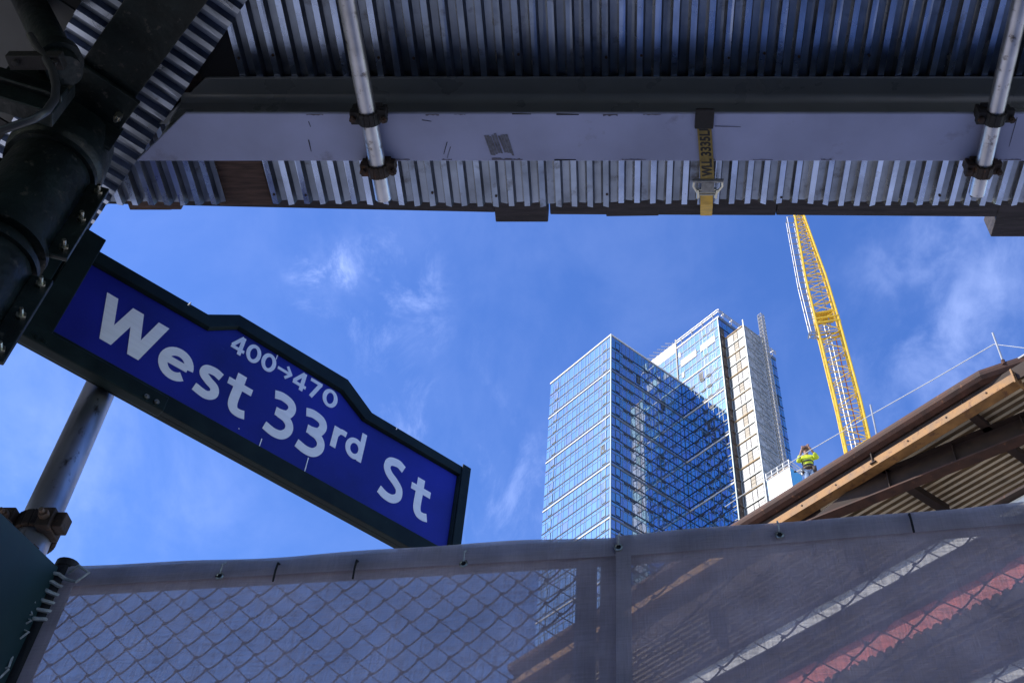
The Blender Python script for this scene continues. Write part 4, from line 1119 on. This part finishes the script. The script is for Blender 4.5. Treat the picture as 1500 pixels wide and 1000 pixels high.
# ---------------------------------------------------------------- safety line, posts, worker
pz = []
for (xb, yb, xt, yt, lab) in ((1283, 632, 1276, 592, 'thin grey guard post on the deck edge beside the crane mast'), (1470, 531, 1454.5, 487, 'thin grey guard post on the deck edge at the far right')):
    P = onp(xb, yb, ep(0, -.25, 0), R)
    T = onp(xt, yt, ep(0, -.25, 0), R)
    gp = thing('guard_post', lab, 'guard post', (P.x, P.y, ZE), 'guard posts on the deck edge')
    b = MB(); b.tube([V((P.x, P.y, ZE - .1)), V((P.x, P.y, ZE + .06))], .06, 8); b.build('socket', M['rust'], gp)
    b = MB(); b.tube([V((P.x, P.y, ZE)), V((P.x + (T.x - P.x) * .6, P.y + (T.y - P.y) * .6, T.z))], .030, 8); b.build('upright', M['cranegrey'], gp)
    pz.append(V((P.x, P.y, T.z - .14)))
cabp = [onp(1062, 742, ep(0, -.25, 0), R), onp(1146, 685, ep(0, -.25, 0), R), onp(1186, 659.5, ep(0, -.25, 0), R), pz[0], onp(1365, 557, ep(0, -.25, 0), R), pz[1], onp(1520, 512, ep(0, -.25, 0), R)]
cabp[3] = onp(1280, 605, ep(0, -.25, 0), R); cabp[5] = onp(1456, 504, ep(0, -.25, 0), R)
b = MB(); b.tube(cabp[:6], .015, 6); b.tube(cabp[5:], .010, 6)
lc = cabp[2]
ln_ = b.build('safety_line', M['rope'], None, loc=lc); tag(ln_, 'pale safety rope strung between the posts along the deck edge', 'rope')

def skin(name, verts, edges, m, parent, root=0, sub=1):
    off = OFF[parent.name]
    me = bpy.data.meshes.new(name); me.from_pydata([V(v[:3]) for v in verts], edges, [])
    o = bpy.data.objects.new(name, me); COL.objects.link(o); o.parent = parent
    me.materials.append(m)
    sk = o.modifiers.new('skin', 'SKIN'); sk.use_smooth_shade = True
    if not me.skin_vertices: me.attributes.new('skin', 'FLOAT', 'POINT')
    for i, v in enumerate(verts):
        s_ = me.skin_vertices[0].data[i]; r_ = v[3]; s_.radius = (r_, r_) if not isinstance(r_, tuple) else r_; s_.use_root = (i == root)
    sb = o.modifiers.new('sub', 'SUBSURF'); sb.levels = sub; sb.render_levels = sub + 1
    OFF[o.name] = off
    return o
wk0 = onp(1186, 694, ep(0, -.75, 0), R); wk0 = V((wk0.x, wk0.y, ZE))
wk = thing('person', 'worker in yellow high visibility jacket standing on the deck edge', 'person', wk0)
wk.rotation_euler = (0, 0, math.radians(-12)); wk.scale = (1.06, 1.06, 1.06)
# local: +x to the picture's right, -y towards the camera
body_v = [(0, 0, .95, .13), (0, 0, 1.15, .13), (0, 0, 1.36, .15), (0, -.01, 1.50, .065), (0, -.02, 1.58, .075), (0, -.03, 1.68, .085), (0, -.03, 1.76, .06),
          (-.17, 0, 1.42, .06), (-.27, -.12, 1.20, .05), (-.13, -.27, 1.52, .038), (-.09, -.28, 1.60, .03),
          (.17, 0, 1.42, .06), (.32, -.08, 1.30, .05), (.14, -.25, 1.58, .038), (.09, -.26, 1.66, .03),
          (-.09, 0, .86, .095), (-.10, -.02, .48, .065), (-.10, .01, .08, .045), (-.10, -.12, .05, .04),
          (.09, 0, .86, .095), (.11, -.03, .48, .065), (.12, 0, .08, .045), (.13, -.13, .05, .04)]
body_e = [(0, 1), (1, 2), (2, 3), (3, 4), (4, 5), (5, 6), (2, 7), (7, 8), (8, 9), (9, 10), (2, 11), (11, 12), (12, 13), (13, 14), (0, 15), (15, 16), (16, 17), (17, 18), (0, 19), (19, 20), (20, 21), (21, 22)]
skin('body', body_v, body_e, M['skin'], wk)
jv = [(0, 0, .93, .16), (0, 0, 1.15, .165), (0, 0, 1.36, .18), (0, 0, 1.46, .10), (-.19, 0, 1.41, .085), (-.29, -.12, 1.19, .075), (-.20, -.21, 1.40, .058), (.19, 0, 1.41, .085), (.34, -.08, 1.29, .075), (.22, -.18, 1.46, .058)]
skin('jacket', jv, [(0, 1), (1, 2), (2, 3), (2, 4), (4, 5), (5, 6), (2, 7), (7, 8), (8, 9)], M['hivis'], wk)
skin('trousers', [(0, 0, .93, .15), (-.09, 0, .84, .115), (-.10, -.02, .48, .088), (-.10, .0, .12, .075), (.09, 0, .84, .115), (.11, -.03, .48, .088), (.12, 0, .12, .075)], [(0, 1), (1, 2), (2, 3), (0, 4), (4, 5), (5, 6)], M['denim'], wk)
def lmesh(name, m, fn, smooth=True):
    b = MB(); fn(b); me = bpy.data.meshes.new(name); me.from_pydata(b.v, [], b.f); me.materials.append(m)
    if smooth: me.polygons.foreach_set('use_smooth', [True] * len(me.polygons))
    o = bpy.data.objects.new(name, me); COL.objects.link(o); o.parent = wk; OFF[o.name] = OFF[wk.name]; return o
lmesh('hard_hat', M['helmet'], lambda b: b.tube([(0, -.03, 1.715), (0, -.03, 1.74), (0, -.03, 1.80), (0, -.03, 1.85), (0, -.03, 1.87)], [.145, .125, .118, .075, .02], 16))
lmesh('reflective_band', M['hivisband'], lambda b: (b.tube([(0, 0, 1.17), (0, 0, 1.20)], [.187, .19], 16), b.tube([(0, 0, 1.02), (0, 0, 1.05)], [.185, .185], 16)))
lmesh('tool_belt', M['boot'], lambda b: (b.tube([(0, 0, .90), (0, 0, .96)], [.175, .18], 16), b.box((.12, -.16, .74), (.12, 0, 0), (0, .12, 0), (0, 0, .2)), b.box((-.22, -.10, .76), (.09, 0, 0), (0, .12, 0), (0, 0, .17))))
lmesh('boot', M['boot'], lambda b: b.box((-.15, -.19, 0), (.1, 0, 0), (0, .27, 0), (0, 0, .12)), False)
lmesh('boot', M['boot'], lambda b: b.box((.07, -.19, 0), (.1, 0, 0), (0, .27, 0), (0, 0, .12)), False)
def fingers(b, c, sx):
    b.tube([V(c) + V((0, 0, -.03)), V(c) + V((0, 0, .03))], [.035, .038], 8)
    for k in range(4): q = V(c) + V((sx * (-.028 + k * .019), 0, .03)); b.tube([q, q + V((0, -.015, .035)), q + V((0, .01, .062))], .009, 6)
    b.tube([V(c) + V((sx * .03, 0, -.01)), V(c) + V((sx * .055, -.01, .02)), V(c) + V((sx * .055, -.005, .045))], .010, 6)
lmesh('hand', M['skin'], lambda b: fingers(b, (-.09, -.28, 1.61), 1)); lmesh('hand', M['skin'], lambda b: fingers(b, (.09, -.26, 1.67), -1))
lmesh('nose', M['skin'], lambda b: b.tube([(0, -.105, 1.66), (0, -.125, 1.625)], [.012, .018], 6))
lmesh('tool_handle', M['bandwhite'], lambda b: b.tube([(-.18, -.12, .83), (-.40, -.16, .80)], .022, 8))
lmesh('tool_tip', M['blackiron'], lambda b: b.tube([(-.40, -.16, .80), (-.46, -.17, .793)], .03, 8))

# ---------------------------------------------------------------- unseen board added behind the lens to cut light under the shed
hb = thing('plywood_hoarding', 'unseen dark green board added behind the camera to block light under the shed', 'hoarding', (0, -2.8, GZ))
b = MB(); b.abox(-12, 2.2, -2.85, -2.8, GZ, 2.9); b.build('board', M['greenboard'], hb)
# ---------------------------------------------------------------- light
SUN_AZ, SUN_EL = math.radians(-105), math.radians(40)
sd = V((math.sin(SUN_AZ) * math.cos(SUN_EL), math.cos(SUN_AZ) * math.cos(SUN_EL), math.sin(SUN_EL)))
sl = bpy.data.lights.new('sun', 'SUN'); sl.energy = 2.9; sl.angle = math.radians(.5); sl.color = (1.0, .93, .82)
so = bpy.data.objects.new('sun', sl); COL.objects.link(so); so.rotation_euler = sd.to_track_quat('Z', 'Y').to_euler(); so.location = (-20, -10, 60)
w = bpy.data.worlds.new('World'); S.world = w; w.use_nodes = True
nt = w.node_tree; N = nt.nodes; Lk = nt.links
bg = N['Background']; sky = N.new('ShaderNodeTexSky'); sky.sky_type = 'NISHITA'; sky.sun_disc = False
sky.sun_elevation = SUN_EL; sky.sun_rotation = SUN_AZ; sky.air_density = 1.0; sky.dust_density = .4; sky.ozone_density = 3.0; sky.altitude = 50
bg.inputs['Strength'].default_value = .14
hs = N.new('ShaderNodeHueSaturation'); hs.inputs['Hue'].default_value = .5165; hs.inputs['Saturation'].default_value = 1.24; hs.inputs['Value'].default_value = 1.06
Lk.new(sky.outputs[0], hs.inputs['Color'])
tc = N.new('ShaderNodeTexCoord')
def cloud_at(px, py, sharp):                     # soft patch of the sky round one direction
    dv = ray(px, py).normalized()
    dp = N.new('ShaderNodeVectorMath'); dp.operation = 'DOT_PRODUCT'; Lk.new(tc.outputs['Generated'], dp.inputs[0]); dp.inputs[1].default_value = dv
    mr_ = N.new('ShaderNodeMapRange'); mr_.inputs[1].default_value = math.cos(math.radians(sharp)); mr_.inputs[2].default_value = 1.0; mr_.interpolation_type = 'SMOOTHSTEP'
    Lk.new(dp.outputs['Value'], mr_.inputs[0]); return mr_.outputs[0]
def noise(sc, stretch, det=9, rough=.62, rot=(0, 0, 0), dist=.6):
    mp = N.new('ShaderNodeMapping'); mp.inputs['Scale'].default_value = stretch; mp.inputs['Rotation'].default_value = rot
    Lk.new(tc.outputs['Generated'], mp.inputs['Vector'])
    n = N.new('ShaderNodeTexNoise'); n.inputs['Scale'].default_value = sc; n.inputs['Detail'].default_value = det; n.inputs['Roughness'].default_value = rough; n.inputs['Distortion'].default_value = dist
    Lk.new(mp.outputs[0], n.inputs['Vector']); return n.outputs['Fac']
def mth(op, a, b_):
    m_ = N.new('ShaderNodeMath'); m_.operation = op
    for i, x in enumerate((a, b_)):
        if isinstance(x, (int, float)): m_.inputs[i].default_value = x
        else: Lk.new(x, m_.inputs[i])
    return m_.outputs[0]
def rng(x, a, b_, c=0, d_=1):
    m_ = N.new('ShaderNodeMapRange'); m_.inputs[1].default_value = a; m_.inputs[2].default_value = b_; m_.inputs[3].default_value = c; m_.inputs[4].default_value = d_
    m_.interpolation_type = 'SMOOTHSTEP'; Lk.new(x, m_.inputs[0]); return m_.outputs[0]
wisp = rng(noise(16, (1.0, 1.0, .45), 10, .68, (.35, .25, .2), .5), .47, .78)
soft = rng(noise(7, (1.2, .8, 1.0), 9, .6, (.2, .7, 1.1), .3), .38, .80)
puff = rng(noise(20, (1, .7, 1), 8, .6, (0, .4, .3), .25), .36, .78)
terms = []
for (px, py, sh, amt, tex) in ((462, 385, 2.2, .42, wisp), (474, 425, 2.2, .55, wisp), (480, 400, 3.0, .25, soft), (560, 425, 4.0, .45, wisp), (1430, 420, 8, .34, puff), (1440, 380, 5, .25, soft), (1330, 560, 6, .22, puff), (1260, 340, 5, .18, soft), (170, 770, 8, .28, soft), (40, 620, 6, .18, soft), (600, 580, 6, .30, wisp), (690, 720, 6, .40, wisp), (610, 320, 6, .18, wisp)):
    terms.append(mth('MULTIPLY', mth('MULTIPLY', cloud_at(px, py, sh), tex), amt * .42))
tot = terms[0]
for t in terms[1:]: tot = mth('ADD', tot, t)
tot = mth('ADD', tot, mth('MULTIPLY', soft, .05))
tot = mth('MINIMUM', tot, .75)
mx = N.new('ShaderNodeMix'); mx.data_type = 'RGBA'; Lk.new(tot, mx.inputs['Factor']); Lk.new(hs.outputs[0], mx.inputs['A']); mx.inputs['B'].default_value = (4.4, 5.2, 8.0, 1)
Lk.new(mx.outputs['Result'], bg.inputs['Color'])

S.view_settings.view_transform = 'Standard'; S.view_settings.look = 'None'; S.view_settings.exposure = 0.95; S.view_settings.gamma = 1.0
S.cycles.max_bounces = 14; S.cycles.glossy_bounces = 8; S.cycles.transparent_max_bounces = 16; S.cycles.diffuse_bounces = 6
S.cycles.caustics_reflective = False
